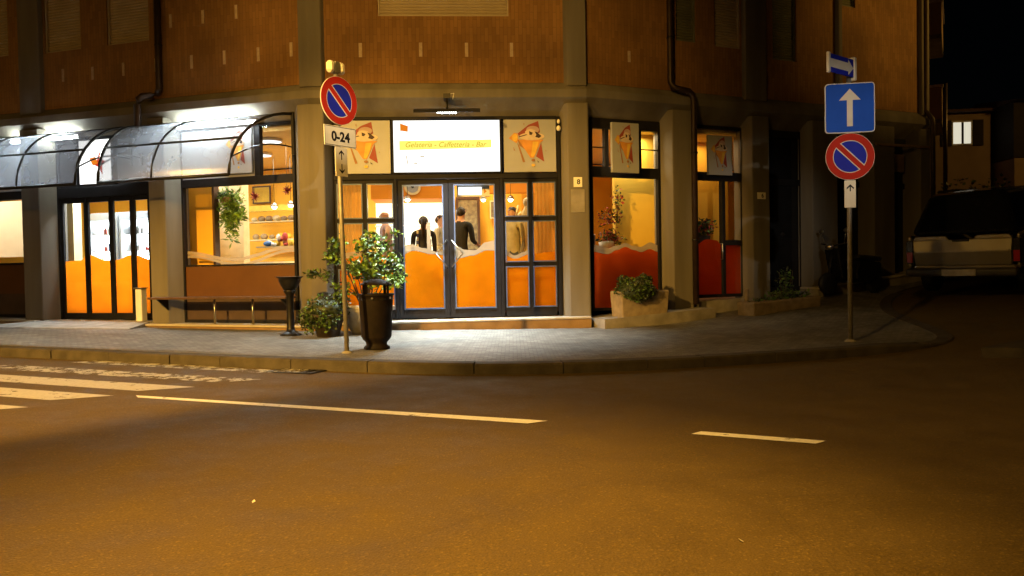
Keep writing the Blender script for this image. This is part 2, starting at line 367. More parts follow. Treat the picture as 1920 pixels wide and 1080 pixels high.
M['bumper'] = mat('bumper_plastic', (.06, .055, .05), (.035, .032, .03), .5, nscale=5)
M['rubber'] = mat('rubber', (.014, .014, .014)); M['tail'] = mat('tail_lens', (.30, .008, .01), (.25, .006, .008), .15, emit=(1, .02, .02), estr=.01)
M['stucco'] = mat('house_stucco', (.34, .24, .15), (.26, .18, .11), .9, nscale=1.2, bump=.3); M['roof'] = mat('roof_tile', (.10, .055, .035), (.07, .04, .026), .85, nscale=6)
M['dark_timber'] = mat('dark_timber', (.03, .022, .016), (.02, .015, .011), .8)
M['skin'] = mat('skin', (.60, .34, .22), (.54, .29, .19), .5, nscale=9); M['hair'] = mat('dark_hair', (.02, .012, .009), (.012, .008, .006), .5, nscale=40, streak=True)
M['hair_b'] = mat('brown_hair', (.07, .035, .018), (.04, .02, .01), .5, nscale=40, streak=True)
M['cloth_black'] = mat('black_cloth', (.018, .019, .024), (.012, .013, .016), .85, nscale=12, bump=.4, bscale=25)
M['cloth_grey'] = mat('grey_cloth', (.34, .31, .25), (.25, .23, .18), .9, nscale=10, bump=.4, bscale=22)
M['cloth_mauve'] = mat('mauve_cloth', (.40, .29, .30), (.30, .22, .23), .9, nscale=10, bump=.4, bscale=22)
M['cloth_khaki'] = mat('khaki_cloth', (.42, .37, .22), (.31, .27, .15), .9, nscale=8, bump=.5, bscale=18)
M['cloth_jeans'] = mat('jeans', (.05, .06, .10)); M['lip'] = mat('lip', (.35, .12, .1)); M['eye'] = mat('eye', (.05, .035, .03), rough=.1)
M['scarf_white'] = mat('scarf_white', (.7, .7, .72)); M['scarf_blue'] = mat('scarf_blue', (.04, .06, .25))
M['fridge'] = mat('fridge_body', (.55, .58, .60), (.5, .53, .55), .35, .3); M['fridge_lit'] = glow('fridge_light', (.86, .96, 1), 16)
M['prod_a'] = mat('product_blue', (.06, .16, .42)); M['prod_b'] = mat('product_red', (.5, .06, .05)); M['prod_c'] = mat('product_white', (.8, .8, .78)); M['prod_d'] = mat('product_yellow', (.75, .5, .05)); M['prod_e'] = mat('product_brown', (.30, .10, .03))
M['wicker'] = mat('wicker', (.46, .33, .17), (.26, .18, .09), .8, nscale=60, bump=.6, bscale=90)
M['star'] = mat('dried_flower', (.34, .06, .03), (.22, .035, .02), .8)
M['blind'] = filmy('cream_blind', (.80, .70, .52), .7, 0, 0, .06)
M['curtain'] = filmy('curtain_cloth', (.58, .29, .05), .6, 0, 0, .15)
M['bar_lit'] = glow('bar_back_light', (1, .90, .58), 2.6)
M['art'] = mat('dark_print', (.12, .09, .05), (.3, .25, .12), .5, nscale=14)
M['street_head'] = glow('sodium_lamp', (1, .5, .08), 8)

# ------------------------------------------------------------------ facade frames
P1 = Vector((-3.42, 13.2, 0)); AL, AC, AR = math.radians(-17.2), math.radians(3.5), math.radians(23.5)
WC = 4.78
P2 = P1 + Vector((math.cos(AC), math.sin(AC), 0)) * WC
mFL = Matrix.Rotation(AL, 4, 'Z'); mFC = Matrix.Rotation(AC, 4, 'Z'); mFR = Matrix.Translation(P2 - P1) @ Matrix.Rotation(AR, 4, 'Z')
def wFL(u, dep, z): return P1 + mFL @ Vector((u, dep, z))
def wFC(u, dep, z): return P1 + mFC @ Vector((u, dep, z))
def wFR(u, dep, z): return P1 + mFR @ Vector((u, dep, z))
FACE = {'L': (mFL, wFL, AL), 'C': (mFC, wFC, AC), 'R': (mFR, wFR, AR)}

# ------------------------------------------------------------------ ground
def grid_sheet(name, xs, ys, fz, m, kind='structure'):
    b = MB(); nx, ny = len(xs), len(ys)
    b.add([(x, y, fz(x, y)) for y in ys for x in xs],
          [(j * nx + i, j * nx + i + 1, (j + 1) * nx + i + 1, (j + 1) * nx + i) for j in range(ny - 1) for i in range(nx - 1)], True)
    return b.build(name, m, kind=kind, weld=False)
def spaced(a, b, fine0, fine1, f, c):
    out = []; x = a
    while x < b:
        out.append(x); x += f if fine0 <= x < fine1 else c
    out.append(b); return out
road = grid_sheet('road', spaced(-120, 120, -12, 14, .5, 4), spaced(-60, 120, -4, 20, .5, 4), zt, M['asphalt'])

kerb_path = [(-40, 22.6), (-25, 17.2), (-15, 13.6), (-10.0, 11.72), (-7.05, 10.606), (-5.69, 10.13), (-4.42, 9.66), (-3.30, 9.30), (-2.245, 8.965), (-1.274, 8.67), (-.369, 8.54), (.52, 8.59), (1.443, 8.787), (2.45, 9.135), (3.55, 9.50), (4.30, 9.68), (4.98, 9.78), (5.5, 9.93), (5.95, 10.3), (6.15, 11.0), (6.3, 12.0), (6.5, 13.1), (6.95, 14.2), (7.7, 15.3), (9.2, 16.2), (12, 17.5), (20, 21.0), (30, 25.5)]
def resample(path, step):
    out = [Vector((*path[0], 0))]; acc = 0
    for a, b in zip(path[:-1], path[1:]):
        a, b = Vector((*a, 0)), Vector((*b, 0)); L = (b - a).length; d = step - acc
        while d <= L:
            out.append(a + (b - a) * d / L); d += step
        acc = (acc + L) % step
    return out
def smooth_path(p, it=2):
    p = [Vector((*q, 0)) for q in p]
    for _ in range(it):
        q = [p[0]]
        for a, b in zip(p[:-1], p[1:]): q += [a * .75 + b * .25, a * .25 + b * .75]
        p = q + [p[-1]]
    return [(v.x, v.y) for v in p]
KP = resample(smooth_path(kerb_path), .25)
def kdrop(p):  # the kerb sinks to the road at the mouth of the side street
    t = min(max((p.x - 4.5) / 1.3, 0), 1); return .105 * t * t * (3 - 2 * t)
def inner(i, d):
    a = KP[max(i - 1, 0)]; b = KP[min(i + 1, len(KP) - 1)]; t = (b - a).normalized(); return KP[i] + Vector((-t.y, t.x, 0)) * d
# pavement: small pavers from the kerb stones to under the building
def building_front(p):
    for mtx, rng in ((mFL, (-60, 0)), (mFC, (0, WC)), (mFR, (0, 60))):
        q = mtx.inverted() @ (p - P1)
        if rng[0] <= q.x <= rng[1]: return q.y
    return None
b = MB(); rows = []
for i in range(len(KP)):
    k = inner(i, .2)
    tgt = None
    # nearest facade foot, pushed 0.5 m inside
    best = None
    for mtx, rng in ((mFL, (-45, 0)), (mFC, (0, WC)), (mFR, (0, 45))):
        q = mtx.inverted() @ (k - P1); uu = min(max(q.x, rng[0]), rng[1]); w = P1 + mtx @ Vector((uu, .5, 0)); d = (w - k).length
        if best is None or d < best[0]: best = (d, w)
    rows.append((k, best[1]))
N = 14; V = []; Fc = []
for k, w in rows:
    for j in range(N + 1):
        p = k.lerp(Vector((w.x, w.y, 0)), j / N); V.append((p.x, p.y, zt(p.x, p.y) + .121 - kdrop(k) * max(0, 1 - j / 9)))
for i in range(len(rows) - 1):
    for j in range(N):
        a = i * (N + 1) + j; Fc.append((a, a + N + 1, a + N + 2, a + 1))
b.add(V, Fc, True)
pavement = b.build('pavement', M['paver'], kind='structure', weld=False)
# kerb stones one by one
i = 0; lens = [4, 4, 3, 4, 4, 5]; c = 0
while i < len(KP) - 6:
    n_ = lens[c % len(lens)]; c += 1; j = i + n_
    mid = KP[(i + j) // 2]
    if -12 < mid.x < 8 and mid.y < 15.5:
        kb = MB(); g = .006; V = []; up_ = random.uniform(-.004, .004); tw = random.uniform(-.006, .006)
        for q in range(i, j + 1):
            a0 = inner(q, 0 + tw); a1 = inner(q, .205)
            t = (KP[min(q + 1, len(KP) - 1)] - KP[max(q - 1, 0)]).normalized()
            sh = t * g if q == i else (t * -g if q == j else Vector((0, 0, 0)))
            for (p, dz) in ((a0, -.12), (a0, .105 + up_), (a0 + (a1 - a0) * .1, .124 + up_), (a1, .126 + up_), (a1, -.12)):
                p = p + sh; V.append((p.x, p.y, zt(p.x, p.y) + dz - kdrop(a0)))
        n5 = 5; Fc = []
        for q in range(n_):
            for e in range(4): Fc.append((q * n5 + e, (q + 1) * n5 + e, (q + 1) * n5 + e + 1, q * n5 + e + 1))
        Fc += [(0, 1, 2, 3, 4), tuple(n_ * n5 + e for e in (4, 3, 2, 1, 0))]
        kb.add(V, Fc, False); kb.build('kerb_stone', M['kerb'], pavement, weld=False)
    i = j
# far pavement nose across the side street
b = MB(); nose = [(5.45, 8.98), (5.75, 8.72), (6.4, 8.42), (8, 7.7), (14, 5.0), (22, 1.5), (24, 8), (15, 10.5), (9, 9.5), (7, 9.3), (5.9, 9.15)]
n_ = len(nose)
b.add([(x, y, zt(x, y) - .1) for x, y in nose] + [(x, y, zt(x, y) + .12) for x, y in nose], [tuple(range(n_, 2 * n_))] + [(i, (i + 1) % n_, n_ + (i + 1) % n_, n_ + i) for i in range(n_)])
b.build('pavement_corner', M['kerb'], kind='structure', weld=False)

def flat_poly(name, pts, m, parent, dz=.004, sub=6):
    b = MB(); p = [Vector((*q, 0)) for q in pts]
    if len(p) == 4:
        V = []
        for i in range(sub + 1):
            a = p[0].lerp(p[1], i / sub); c = p[3].lerp(p[2], i / sub)
            V += [(a.x, a.y, zt(a.x, a.y) + dz), (c.x, c.y, zt(c.x, c.y) + dz)]
        b.add(V, [(2 * i, 2 * i + 1, 2 * i + 3, 2 * i + 2)[::-1] for i in range(sub)])
    else: b.add([(q.x, q.y, zt(q.x, q.y) + dz) for q in p], [tuple(range(len(p)))])
    return b.build(name, m, parent, weld=False)
# zebra stripes parallel to the road
dr = Vector((.935, -.355, 0)).normalized(); dn = Vector((-dr.y, dr.x, 0))
def stripe(name, end, length, w, m, skew=.18):
    e = Vector((*end, 0)); a = e - dr * length
    pts = [a - dn * 0, e, e - dn * w - dr * skew * 1.4, a - dn * w - dr * skew]
    return flat_poly(name, [(q.x, q.y) for q in pts], m, road, sub=12)
lab(stripe('zebra_stripe', (-2.50, 8.94), 3.1, .26, M['paint_worn']), 'worn stripe beside the kerb')
stripe('zebra_stripe', (-2.66, 8.27), 3.9, .33, M['paint_worn'], .25)
stripe('zebra_stripe', (-3.22, 7.78), 4.2, .38, M['paint_grey'], .25)
stripe('zebra_stripe', (-3.78, 7.28), 4.2, .38, M['paint_grey'], .25)
stripe('zebra_stripe', (-4.22, 6.70), 4.2, .38, M['paint_grey'], .25)
flat_poly('lane_line', [(-3.574, 7.287), (.262, 5.985), (.10, 5.865 + .02), (-3.50, 7.17)], M['paint'], road, sub=16)
flat_poly('lane_line', [(1.351, 5.575), (2.130, 5.25), (2.02, 5.17), (1.26, 5.49)], M['paint'], road, sub=8)
# storm drain at the kerb foot
g = thing('drain_grate', 'small iron drain grate with white paint smears at the kerb foot', 'drain', (-2.50, 8.90, zt(-2.5, 8.9)), math.atan2(dr.y, dr.x))
b = MB(); b.ring_y((0, 0, 0, 0), (0, 0, 0, 0), 0, 0) if False else None
b = MB(); b.box(-.30, .30, -.16, -.13, .002, .012); b.box(-.30, .30, .13, .16, .002, .012); b.box(-.30, -.27, -.13, .13, .002, .012); b.box(.27, .30, -.13, .13, .002, .012); b.build('rim', M['black'], g)
for k in range(6):
    b = MB(); x = -.23 + k * .092; b.box(x - .022, x + .022, -.128, .128, .001, .010); b.build('bar', M['paint_worn'] if k < 4 else M['black'], g)
# bits of litter on the asphalt
for (x, y, sx) in [(.98, 3.35, .012), (-1.35, 3.95, .010)]:
    b = MB(); b.M = Matrix.Translation((x, y, zt(x, y) + .003)) @ Matrix.Rotation(random.random() * 3, 4, 'Z')
    b.add([(-sx, -sx * .5, 0), (sx, -sx * .4, .004), (sx * .8, sx * .5, .012), (-sx * .6, sx * .45, .004)], [(0, 1, 2, 3)]);
    b.add([(-sx, -sx * .5, -.002), (sx, -sx * .4, .002), (sx * .8, sx * .5, .010), (-sx * .6, sx * .45, .002)], [(3, 2, 1, 0)])
    o = b.build('paper_scrap', M['sign_white']); tag(o, 'pale paper scrap on the asphalt, right of the road centre' if x > 0 else 'pale paper scrap on the asphalt below the long white line', 'litter')

# ------------------------------------------------------------------ corner building
BLD = thing('corner_building', 'brown clinker clad corner building with ground floor cafe and pale concrete pillars', 'building', P1)
POLY = [Vector(((mFL @ Vector((-16, 0, 0))).x, (mFL @ Vector((-16, 0, 0))).y, 0)), Vector((0, 0, 0)), P2 - P1, mFR @ Vector((8.55, 0, 0))]
back = Vector((-math.sin(AR), math.cos(AR), 0)); POLY_END = POLY[-1] + back * 9
def offset_poly(poly, d):
    out = []
    for i, p in enumerate(poly):
        ns = []
        if i > 0: t = (p - poly[i - 1]).normalized(); ns.append(Vector((-t.y, t.x, 0)))
        if i < len(poly) - 1: t = (poly[i + 1] - p).normalized(); ns.append(Vector((-t.y, t.x, 0)))
        if len(ns) == 1: out.append(p + ns[0] * d)
        else:
            n = (ns[0] + ns[1]).normalized(); out.append(p + n * d / n.dot(ns[0]))
    return out
def sweep(name, prof, m, poly=POLY, parent=BLD, bevel=0, closed=True):
    b = MB(); n = len(prof); offs = [offset_poly(poly, d) for d, z in prof]; L = len(poly)
    V = [(offs[k][i].x, offs[k][i].y, prof[k][1]) for i in range(L) for k in range(n)]
    Fc = [(i * n + k, (i + 1) * n + k, (i + 1) * n + (k + 1) % n, i * n + (k + 1) % n) for i in range(L - 1) for k in range(n)]
    Fc += [tuple(range(n - 1, -1, -1)), tuple((L - 1) * n + k for k in range(n))]
    b.add(V, Fc); return b.build(name, m, parent, bevel=bevel)
POLY_R = [POLY[0], POLY[1], POLY[2], POLY[3], POLY_END]
sweep('beam', [(0, 4.10), (0, 4.235), (.13, 4.37), (.50, 4.37), (.50, 3.80), (.28, 3.80)], M['concrete'], POLY_R)
# upper wall with openings, one mesh per facade
def holed_wall(face, u0, u1, z0, z1, holes, dep, thick, m, name='upper_wall'):
    mt = FACE[face][0]; b = MB(mt)
    us = sorted({u0, u1, *[h[0] for h in holes], *[h[1] for h in holes]}); zs = sorted({z0, z1, *[h[2] for h in holes], *[h[3] for h in holes]})
    us = [u for u in us if u0 <= u <= u1]; zs = [z for z in zs if z0 <= z <= z1]
    inh = lambda u, z: any(h[0] < u < h[1] and h[2] < z < h[3] for h in holes)
    for ua, ub in zip(us[:-1], us[1:]):
        for za, zb in zip(zs[:-1], zs[1:]):
            if not inh((ua + ub) / 2, (za + zb) / 2): b.add([(ua, dep, za), (ub, dep, za), (ub, dep, zb), (ua, dep, zb)], [(0, 1, 2, 3)])
    for h in holes:
        a, c, d, e = h
        b.add([(a, dep, d), (c, dep, d), (c, dep + thick, d), (a, dep + thick, d)], [(0, 1, 2, 3)])
        b.add([(a, dep, e), (c, dep, e), (c, dep + thick, e), (a, dep + thick, e)], [(3, 2, 1, 0)])
        b.add([(a, dep, d), (a, dep + thick, d), (a, dep + thick, e), (a, dep, e)], [(0, 1, 2, 3)])
        b.add([(c, dep, d), (c, dep + thick, d), (c, dep + thick, e), (c, dep, e)], [(3, 2, 1, 0)])
    return b.build(name, m, BLD)
TOP = 10.4
HL = [(-5.80, -4.92, 5.45, 7.1), (-4.30, -3.34, 5.45, 7.1), (-8.6, -6.72, 5.50, 7.1)]
HC = [(1.21, 3.46, 5.52, 7.1)]
HR = [(1.97, 2.42, 5.30, 7.1), (2.85, 3.46, 5.28, 7.1), (4.25, 4.86, 5.16, 7.1), (6.05, 6.62, 5.10, 7.1) if False else (6.0, 6.45, 6.42, 7.1)]
c1 = math.tan(math.radians(10.2)) * .12
wl = holed_wall('L', -16, c1 * 1, 4.37, TOP, HL, .12, .14, M['brick'])
wc = holed_wall('C', -c1 + .02, WC + c1 - .02, 4.37, TOP, HC, .12, .14, M['brick'])
wr = holed_wall('R', 0, 8.55, 4.37, TOP, HR, .12, .14, M['brick'])
# end wall round the corner of the side street
b = MB(Matrix.Translation(POLY[3] - Vector((0, 0, 0))) @ Matrix.Rotation(AR + PI / 2, 4, 'Z'))
b.box(.13, 9, .02, .25, 0, TOP); b.build('end_wall', M['brick'], BLD)
sweep('roof_slab', [(-.5, TOP), (-.5, TOP + .25), (8.5, TOP + .25), (8.5, TOP)], M['concrete'], POLY)
# shutters in the openings
def shutter(face, h, m, gap=0, strip=True):
    a, c, d, e = h; b = MB(FACE[face][0]); z = d + .012; dd = .12 + .075
    while z < e - .01:
        z1 = min(z + .052, e); zm = (z + z1) / 2 - .006
        b.add([(a + .03, dd, z), (c - .03, dd, z), (c - .03, dd - .013, zm), (a + .03, dd - .013, zm), (c - .03, dd, z1 - .006), (a + .03, dd, z1 - .006), (c - .03, dd + .004, z1), (a + .03, dd + .004, z1)],
              [(0, 1, 2, 3), (3, 2, 4, 5), (5, 4, 6, 7)]); z = z1
    w = b.build('roller_shutter', m, BLD, weld=False)
    f = MB(FACE[face][0]); f.box(a, a + .028, .12 + .03, .12 + .11, d + .002, e); f.box(c - .028, c, .12 + .03, .12 + .11, d + .002, e); f.box(a + .028, c - .028, .12 + .04, .12 + .13, d + .002, d + .03)
    f.build('shutter_guide', M['shutter'] if m == M['shutter'] else m, w)
    bk = MB(FACE[face][0]); bk.box(a - .05, c + .05, .27, .29, d - .05, e + .05); bk.build('backing', M['dark_timber'], w)
    return w
for h in HL: shutter('L', h, M['shutter'])
for h in HC: shutter('C', h, M['shutter'])
for k, h in enumerate(HR): shutter('R', h, M['shutter_dark'] if k != 1 else M['shutter'])
# pale upright clinkers that stand out in rows
def pales(face, us, z, parent, h=.24):
    for u in us:
        b = MB(FACE[face][0]); zz = z + random.uniform(-.015, .015); b.box(u - .028, u + .028, .112, .14, zz, zz + h); b.build('pale_brick', M['pale_brick'], parent)
pales('L', [-5.37, -4.66, -3.94, -3.20, -2.42, -1.72, -1.02, -.36], 4.86, wl)
pales('L', [-2.85, -2.15, -1.45], 5.62, wl)
pales('L', [-7.6], 4.86, wl)
pales('C', [1.93, 2.72, 3.5, -.0 + .9], 4.82, wc)
pales('R', [.95], 4.80, wr, .2)
# pillars (chamfered piers) and the pilasters above the beam
def pier(poly, z0, z1, name='pillar', m=None, mt=None): 
    b = MB(mt); b.prism_z(poly, z0, z1); return b.build(name, m or M['concrete'], BLD, bevel=.012)
Lq = lambda u, d: tuple((mFL @ Vector((u, d, 0)))[:2]); Cq = lambda u, d: tuple((mFC @ Vector((u, d, 0)))[:2]); Rq = lambda u, d: tuple((mFR @ Vector((u, d, 0)))[:2])
ZB = .10
pier([Lq(-.46, .34), Lq(-.20, -.003), Lq(0, -.003), Cq(.262, -.003), Cq(.375, .22), Cq(.375, .48), Lq(-.2, .48)], ZB, 4.0)
pier([Cq(4.33, .48), Cq(4.33, .22), Cq(4.44, -.003), Cq(WC, -.003), Rq(.03, -.003), Rq(.19, .30), Rq(.19, .48)], ZB, 4.0)
def pierL(a, b_, cl, cr): return pier([(a - cl, .45), (a - cl, .30), (a, -.003), (b_, -.003), (b_ + cr, .30), (b_ + cr, .45)], ZB, 4.0, mt=mFL)
pierL(-6.37, -5.93, .25, .20); pierL(-3.34, -2.98, .16, .15); pierL(-9.4, -8.95, .2, .25); pierL(-12.6, -12.1, .2, .2)
def pierR(a, b_, cl, cr, z0=ZB): return pier([(a - cl, .45), (a - cl, .30), (a, -.003), (b_, -.003), (b_ + cr, .30), (b_ + cr, .45)], z0, 4.0, mt=mFR)
pierR(1.78, 2.21, .12, .20, .25); pierR(3.62, 4.03, .09, .12, .4); pierR(5.13, 5.80, .1, .2, .4); pierR(6.82, 7.42, .15, .2, .5); pierR(8.2, 8.50, .2, .03, .6)
def pilaster(poly, mt=None): return pier(poly, 4.30, TOP - .01, 'pilaster', mt=mt)
pilaster([Lq(-.19, .16), Lq(-.17, .03), Lq(0, .03), Cq(.245, .03), Cq(.31, .16)])
pilaster([Cq(4.38, .16), Cq(4.45, .03), Cq(WC, .03), Rq(.03, .03), Rq(.05, .16)])
for a, c in ((-6.38, -5.86), (-9.4, -8.9), (-12.6, -12.1)): pilaster([(a - .03, .2), (a, .03), (c, .03), (c + .03, .2)], mFL)
for a, c in ((3.5, 4.02), (5.9, 6.0), (8.3, 8.53)): pilaster([(a - .03, .2), (a, .03), (c, .03), (c + .03, .2)], mFR)
# plinth ledge under the bays
def ledge_box(face, u0, u1, z0a, z0b, m, d0=-.10, cap=True, zlow=-.1):
    b = MB(FACE[face][0])
    b.hexa([(u0, d0, zlow), (u1, d0, zlow), (u1, .46, zlow), (u0, .46, zlow), (u0, d0, z0a - .035), (u1, d0, z0b - .035), (u1, .46, z0b - .035), (u0, .46, z0a - .035)]); b.build('plinth', m, BLD)
    if cap:
        b = MB(FACE[face][0]); e = .035
        b.hexa([(u0, d0 - e, z0a - .033), (u1, d0 - e, z0b - .033), (u1, .46, z0b - .033), (u0, .46, z0a - .033), (u0, d0 - e, z0a), (u1, d0 - e, z0b), (u1, .46, z0b), (u0, .46, z0a)]); b.build('plinth_cap', M['marble'], BLD, bevel=.006)
ledge_box('L', -16, -6.0, .46, .315, M['ledge']); ledge_box('L', -3.5, .0, .255, .235, M['ledge'])
ledge_box('L', -5.99, -3.51, .31, .28, M['concrete_raw'], .05, True)
ledge_box('C', .02, WC - .0, .270, .295, M['ledge'], -.16)
ledge_box('R', .03, 2.35, .29, .40, M['concrete_raw'], -.46, False); ledge_box('R', 2.36, 3.9, .50, .53, M['concrete_raw'], .02, False)
ledge_box('R', 3.91, 5.0, .58, .62, M['concrete_raw'], .0, False); ledge_box('R', 5.01, 8.54, .66, .97, M['concrete_raw'], -.25)

# ---- glazing builders
def ring(parent, name, mt, o, w, y0, y1, m):
    b = MB(mt); b.ring_y(o, (o[0] + w, o[1] - w, o[2] + w, o[3] - w), y0, y1); return b.build(name, m, parent)
def pane(parent, mt, o, dep, m=None, name='glass_pane'):
    b = MB(mt); b.add([(o[0], dep, o[2]), (o[1], dep, o[2]), (o[1], dep, o[3]), (o[0], dep, o[3])], [(0, 1, 2, 3)]); return b.build(name, m or M['glass'], parent)
def band(parent, name, mt, u0, u1, f0, f1, dep, m, n=18):
    b = MB(mt); V = []
    for i in range(n + 1):
        u = u0 + (u1 - u0) * i / n; V += [(u, dep, f0(u)), (u, dep, f1(u))]
    b.add(V, [(2 * i, 2 * i + 2, 2 * i + 3, 2 * i + 1) for i in range(n)]); return b.build(name, m, parent)
def interp(tab):
    def f(u):
        if u <= tab[0][0]: return tab[0][1]
        for (a, x), (b_, y) in zip(tab[:-1], tab[1:]):
            if a <= u <= b_:
                t = (u - a) / (b_ - a); t = (1 - math.cos(PI * t)) / 2; return x + (y - x) * t
        return tab[-1][1]
    return f
wC = interp([(.4, 1.36), (1.0, 1.42), (1.5, 1.40), (1.72, 1.485), (2.05, 1.42), (2.35, 1.385), (2.5, 1.335), (2.75, 1.38), (3.02, 1.47), (3.16, 1.46), (3.3, 1.39), (3.5, 1.315), (3.8, 1.40), (4.2, 1.43)])
rC = interp([(.4, 1.46), (1.0, 1.52), (1.5, 1.57), (1.7, 1.60), (1.9, 1.53), (2.15, 1.46), (2.35, 1.53), (2.5, 1.545), (2.62, 1.49), (2.8, 1.48), (3.0, 1.62), (3.14, 1.645), (3.3, 1.50), (3.5, 1.375), (3.65, 1.43), (3.85, 1.53), (4.2, 1.52)])
D = .22
def sidelight(u0, u1, um):
    f = MB(mFC); f.box(u0 - .04, u0, D - .04, D + .05, .40, 2.72); f.box(u1, u1 + .03, D - .04, D + .05, .40, 2.72)
    f.box(um - .035, um + .035, D - .035, D + .045, .46, 2.66); 
    for z in (1.222, 2.018): f.box(u0, um - .035, D - .035, D + .045, z - .035, z + .035); f.box(um + .035, u1, D - .035, D + .045, z - .035, z + .035)
    f.box(u0, u1, D - .04, D + .05, .31, .46); f.box(u0, u1, D - .04, D + .05, 2.66, 2.72)
    fr = f.build('side_light', M['frame'], BLD, bevel=.004)
    for a, c in ((u0, um - .035), (um + .035, u1)):
        for za, zb in ((.46, 1.187), (1.257, 1.983), (2.053, 2.66)):
            ring(fr, 'bead', mFC, (a + .002, c - .002, za + .002, zb - .002), .018, D - .052, D - .01, M['bead'])
            pane(fr, mFC, (a + .01, c - .01, za + .01, zb - .01), D)
        band(fr, 'orange_film', mFC, a + .015, c - .015, lambda u: .475, lambda u: 1.18, D + .006, M['film'], 2)
        band(fr, 'orange_film', mFC, a + .015, c - .015, lambda u: 1.262, wC, D + .006, M['film'])
        if a < 3.5 or u0 > 2: band(fr, 'cream_ribbon', mFC, a + .015, c - .015, lambda u: wC(u) + .004, rC, D + .008, M['ribbon']) if um + .035 > a else None
    return fr
sidelight(.43, 1.40, .905); sidelight(3.335, 4.235, 3.785)
b = MB(mFC)
for u in (1.41, 2.352, 3.255): 
    w = .05; b.box(u - .0, u + (.055 if u != 2.352 else .0), D - .06, D + .07, .30, 2.76) if u != 2.352 else None
b.box(.378, .388, D - .06, D + .08, .29, 3.80); b.box(4.268, 4.328, D - .06, D + .08, .31, 3.80)
b.box(.39, 4.266, D - .07, D + .08, 2.722, 2.812); b.box(.39, 4.266, D - .07, D + .08, 3.752, 3.805)
b.box(.39, 4.266, D + .09, D + .11, 2.83, 3.745)
b.box(2.332, 2.374, D + .032, D + .040, .31, 2.716)
b.build('entrance_frame', M['frame'], BLD, bevel=.004)
def leaf_door(u0, u1, hs):
    f = MB(mFC); g = .085
    f.ring_y((u0, u1, .31, 2.716), (u0 + g, u1 - g, .46, 2.634), D - .03, D + .03)
    fr = f.build('entrance_door', M['frame'], BLD, bevel=.004)
    o = (u0 + g, u1 - g, .46, 2.634)
    ring(fr, 'bead', mFC, (o[0] + .001, o[1] - .001, o[2] + .001, o[3] - .001), .022, D - .045, D + .02, M['bead'])
    pane(fr, mFC, (o[0] + .01, o[1] - .01, o[2] + .01, o[3] - .01), D)
    band(fr, 'orange_film', mFC, o[0] + .02, o[1] - .02, lambda u: .48, wC, D + .006, M['film'], 30)
    band(fr, 'cream_ribbon', mFC, o[0] + .02, o[1] - .02, lambda u: wC(u) + .004, rC, D + .008, M['ribbon'], 30)
    h = MB(mFC); a = u1 - .04 if hs > 0 else u0 + .04; t = -.19 * hs
    h.tube([(a, D - .03, 1.655), (a, D - .085, 1.655), (a + t, D - .085, 1.425), (a, D - .085, 1.195), (a, D - .03, 1.195)], .013, 8)
    h.build('handle', M['steel'], fr)
    return fr
lf = leaf_door(1.468, 2.35, 1); b = MB(mFC); b.box(1.965, 2.03, D + .010, D + .013, 1.40, 1.98); b.build('pale_strip', M['ribbon'], lf); leaf_door(2.356, 3.252, -1)  # upright pale strip on the glass of the left leaf

# sign boards over the entrance
def poly_prints(parent, W, H, y, parts, x0=0, z0=0):
    for k, (nm, m, pts) in enumerate(parts):
        b = MB(); yy = y - .0012 * (k + 1)
        if pts[0] == 'e':
            _, cx, cz, rx, rz = pts; pts = [(cx + rx * math.cos(2 * PI * i / 20), cz + rz * math.sin(2 * PI * i / 20)) for i in range(20)]
        b.add([(x0 + px * W, yy, z0 + pz * H) for px, pz in pts], [tuple(range(len(pts)))])
        b.build(nm, m, parent)
def K(pts): return [((x - 125) / 1015, 1 - (y - 10) / 985) for x, y in pts]
def E_(x, y, rx, ry): return ('e', (x - 125) / 1015, 1 - (y - 10) / 985, rx / 1015, ry / 985)
CONE = [('red_shard', M['print_red'], K([(400, 270), (610, 110), (800, 38), (832, 250), (700, 330), (430, 345)])),
        ('orange_shard', M['print_orange'], K([(225, 360), (330, 260), (400, 270), (410, 400), (375, 455)])), ('yellow_spot', M['print_yellow'], E_(345, 350, 55, 70)),
        ('red_shard', M['print_red'], K([(850, 450), (905, 805), (745, 705)])), ('brown_stick', M['print_brown'], K([(385, 440), (425, 500), (535, 805), (490, 812)])),
        ('brown_edge', M['print_brown'], K([(395, 390), (440, 380), (620, 690), (560, 590), (430, 500)])),
        ('cone', M['print_orange'], K([(410, 385), (905, 395), (830, 450), (705, 730), (635, 725)])), ('cone_light', M['print_yellow'], K([(690, 430), (800, 430), (740, 640), (690, 720), (650, 700)])),
        ('scoop', M['print_cream'], E_(670, 330, 245, 72)), ('scoop', M['print_pink'], E_(690, 205, 125, 72)), ('scoop', M['print_cream'], E_(650, 255, 110, 60)),
        ('chocolate', M['print_choc'], K([(620, 230), (695, 262), (665, 305), (625, 298)])), ('chocolate', M['print_choc'], K([(725, 235), (770, 250), (858, 325), (810, 362), (735, 340), (760, 300)])),
        ('chocolate', M['print_choc'], K([(420, 330), (560, 292), (590, 300), (430, 345)])),
        ('drop', M['print_brown'], E_(690, 775, 36, 26)), ('drop', M['print_yellow'], E_(690, 868, 36, 26)), ('fleck', M['print_brown'], K([(510, 90), (530, 80), (525, 130)])),
        ('fleck', M['print_brown'], K([(310, 520), (345, 600), (318, 590)])), ('fleck', M['print_brown'], K([(930, 590), (948, 605), (935, 620)])), ('fleck', M['print_choc'], K([(770, 780), (805, 815), (780, 822)]))]
def poster(name, label, face, u0, u1, z0, z1, dep, thick=.06, mats=None):
    mt, w, ang = FACE[face]; t = thing(name, label, 'sign', w(u0, dep, z0), ang, 'ice cream picture panels')
    b = MB(); b.box(0, u1 - u0, 0, thick, 0, z1 - z0); b.build('panel', M['white_panel'], t, bevel=.004)
    poly_prints(t, u1 - u0, z1 - z0, 0, CONE); return t
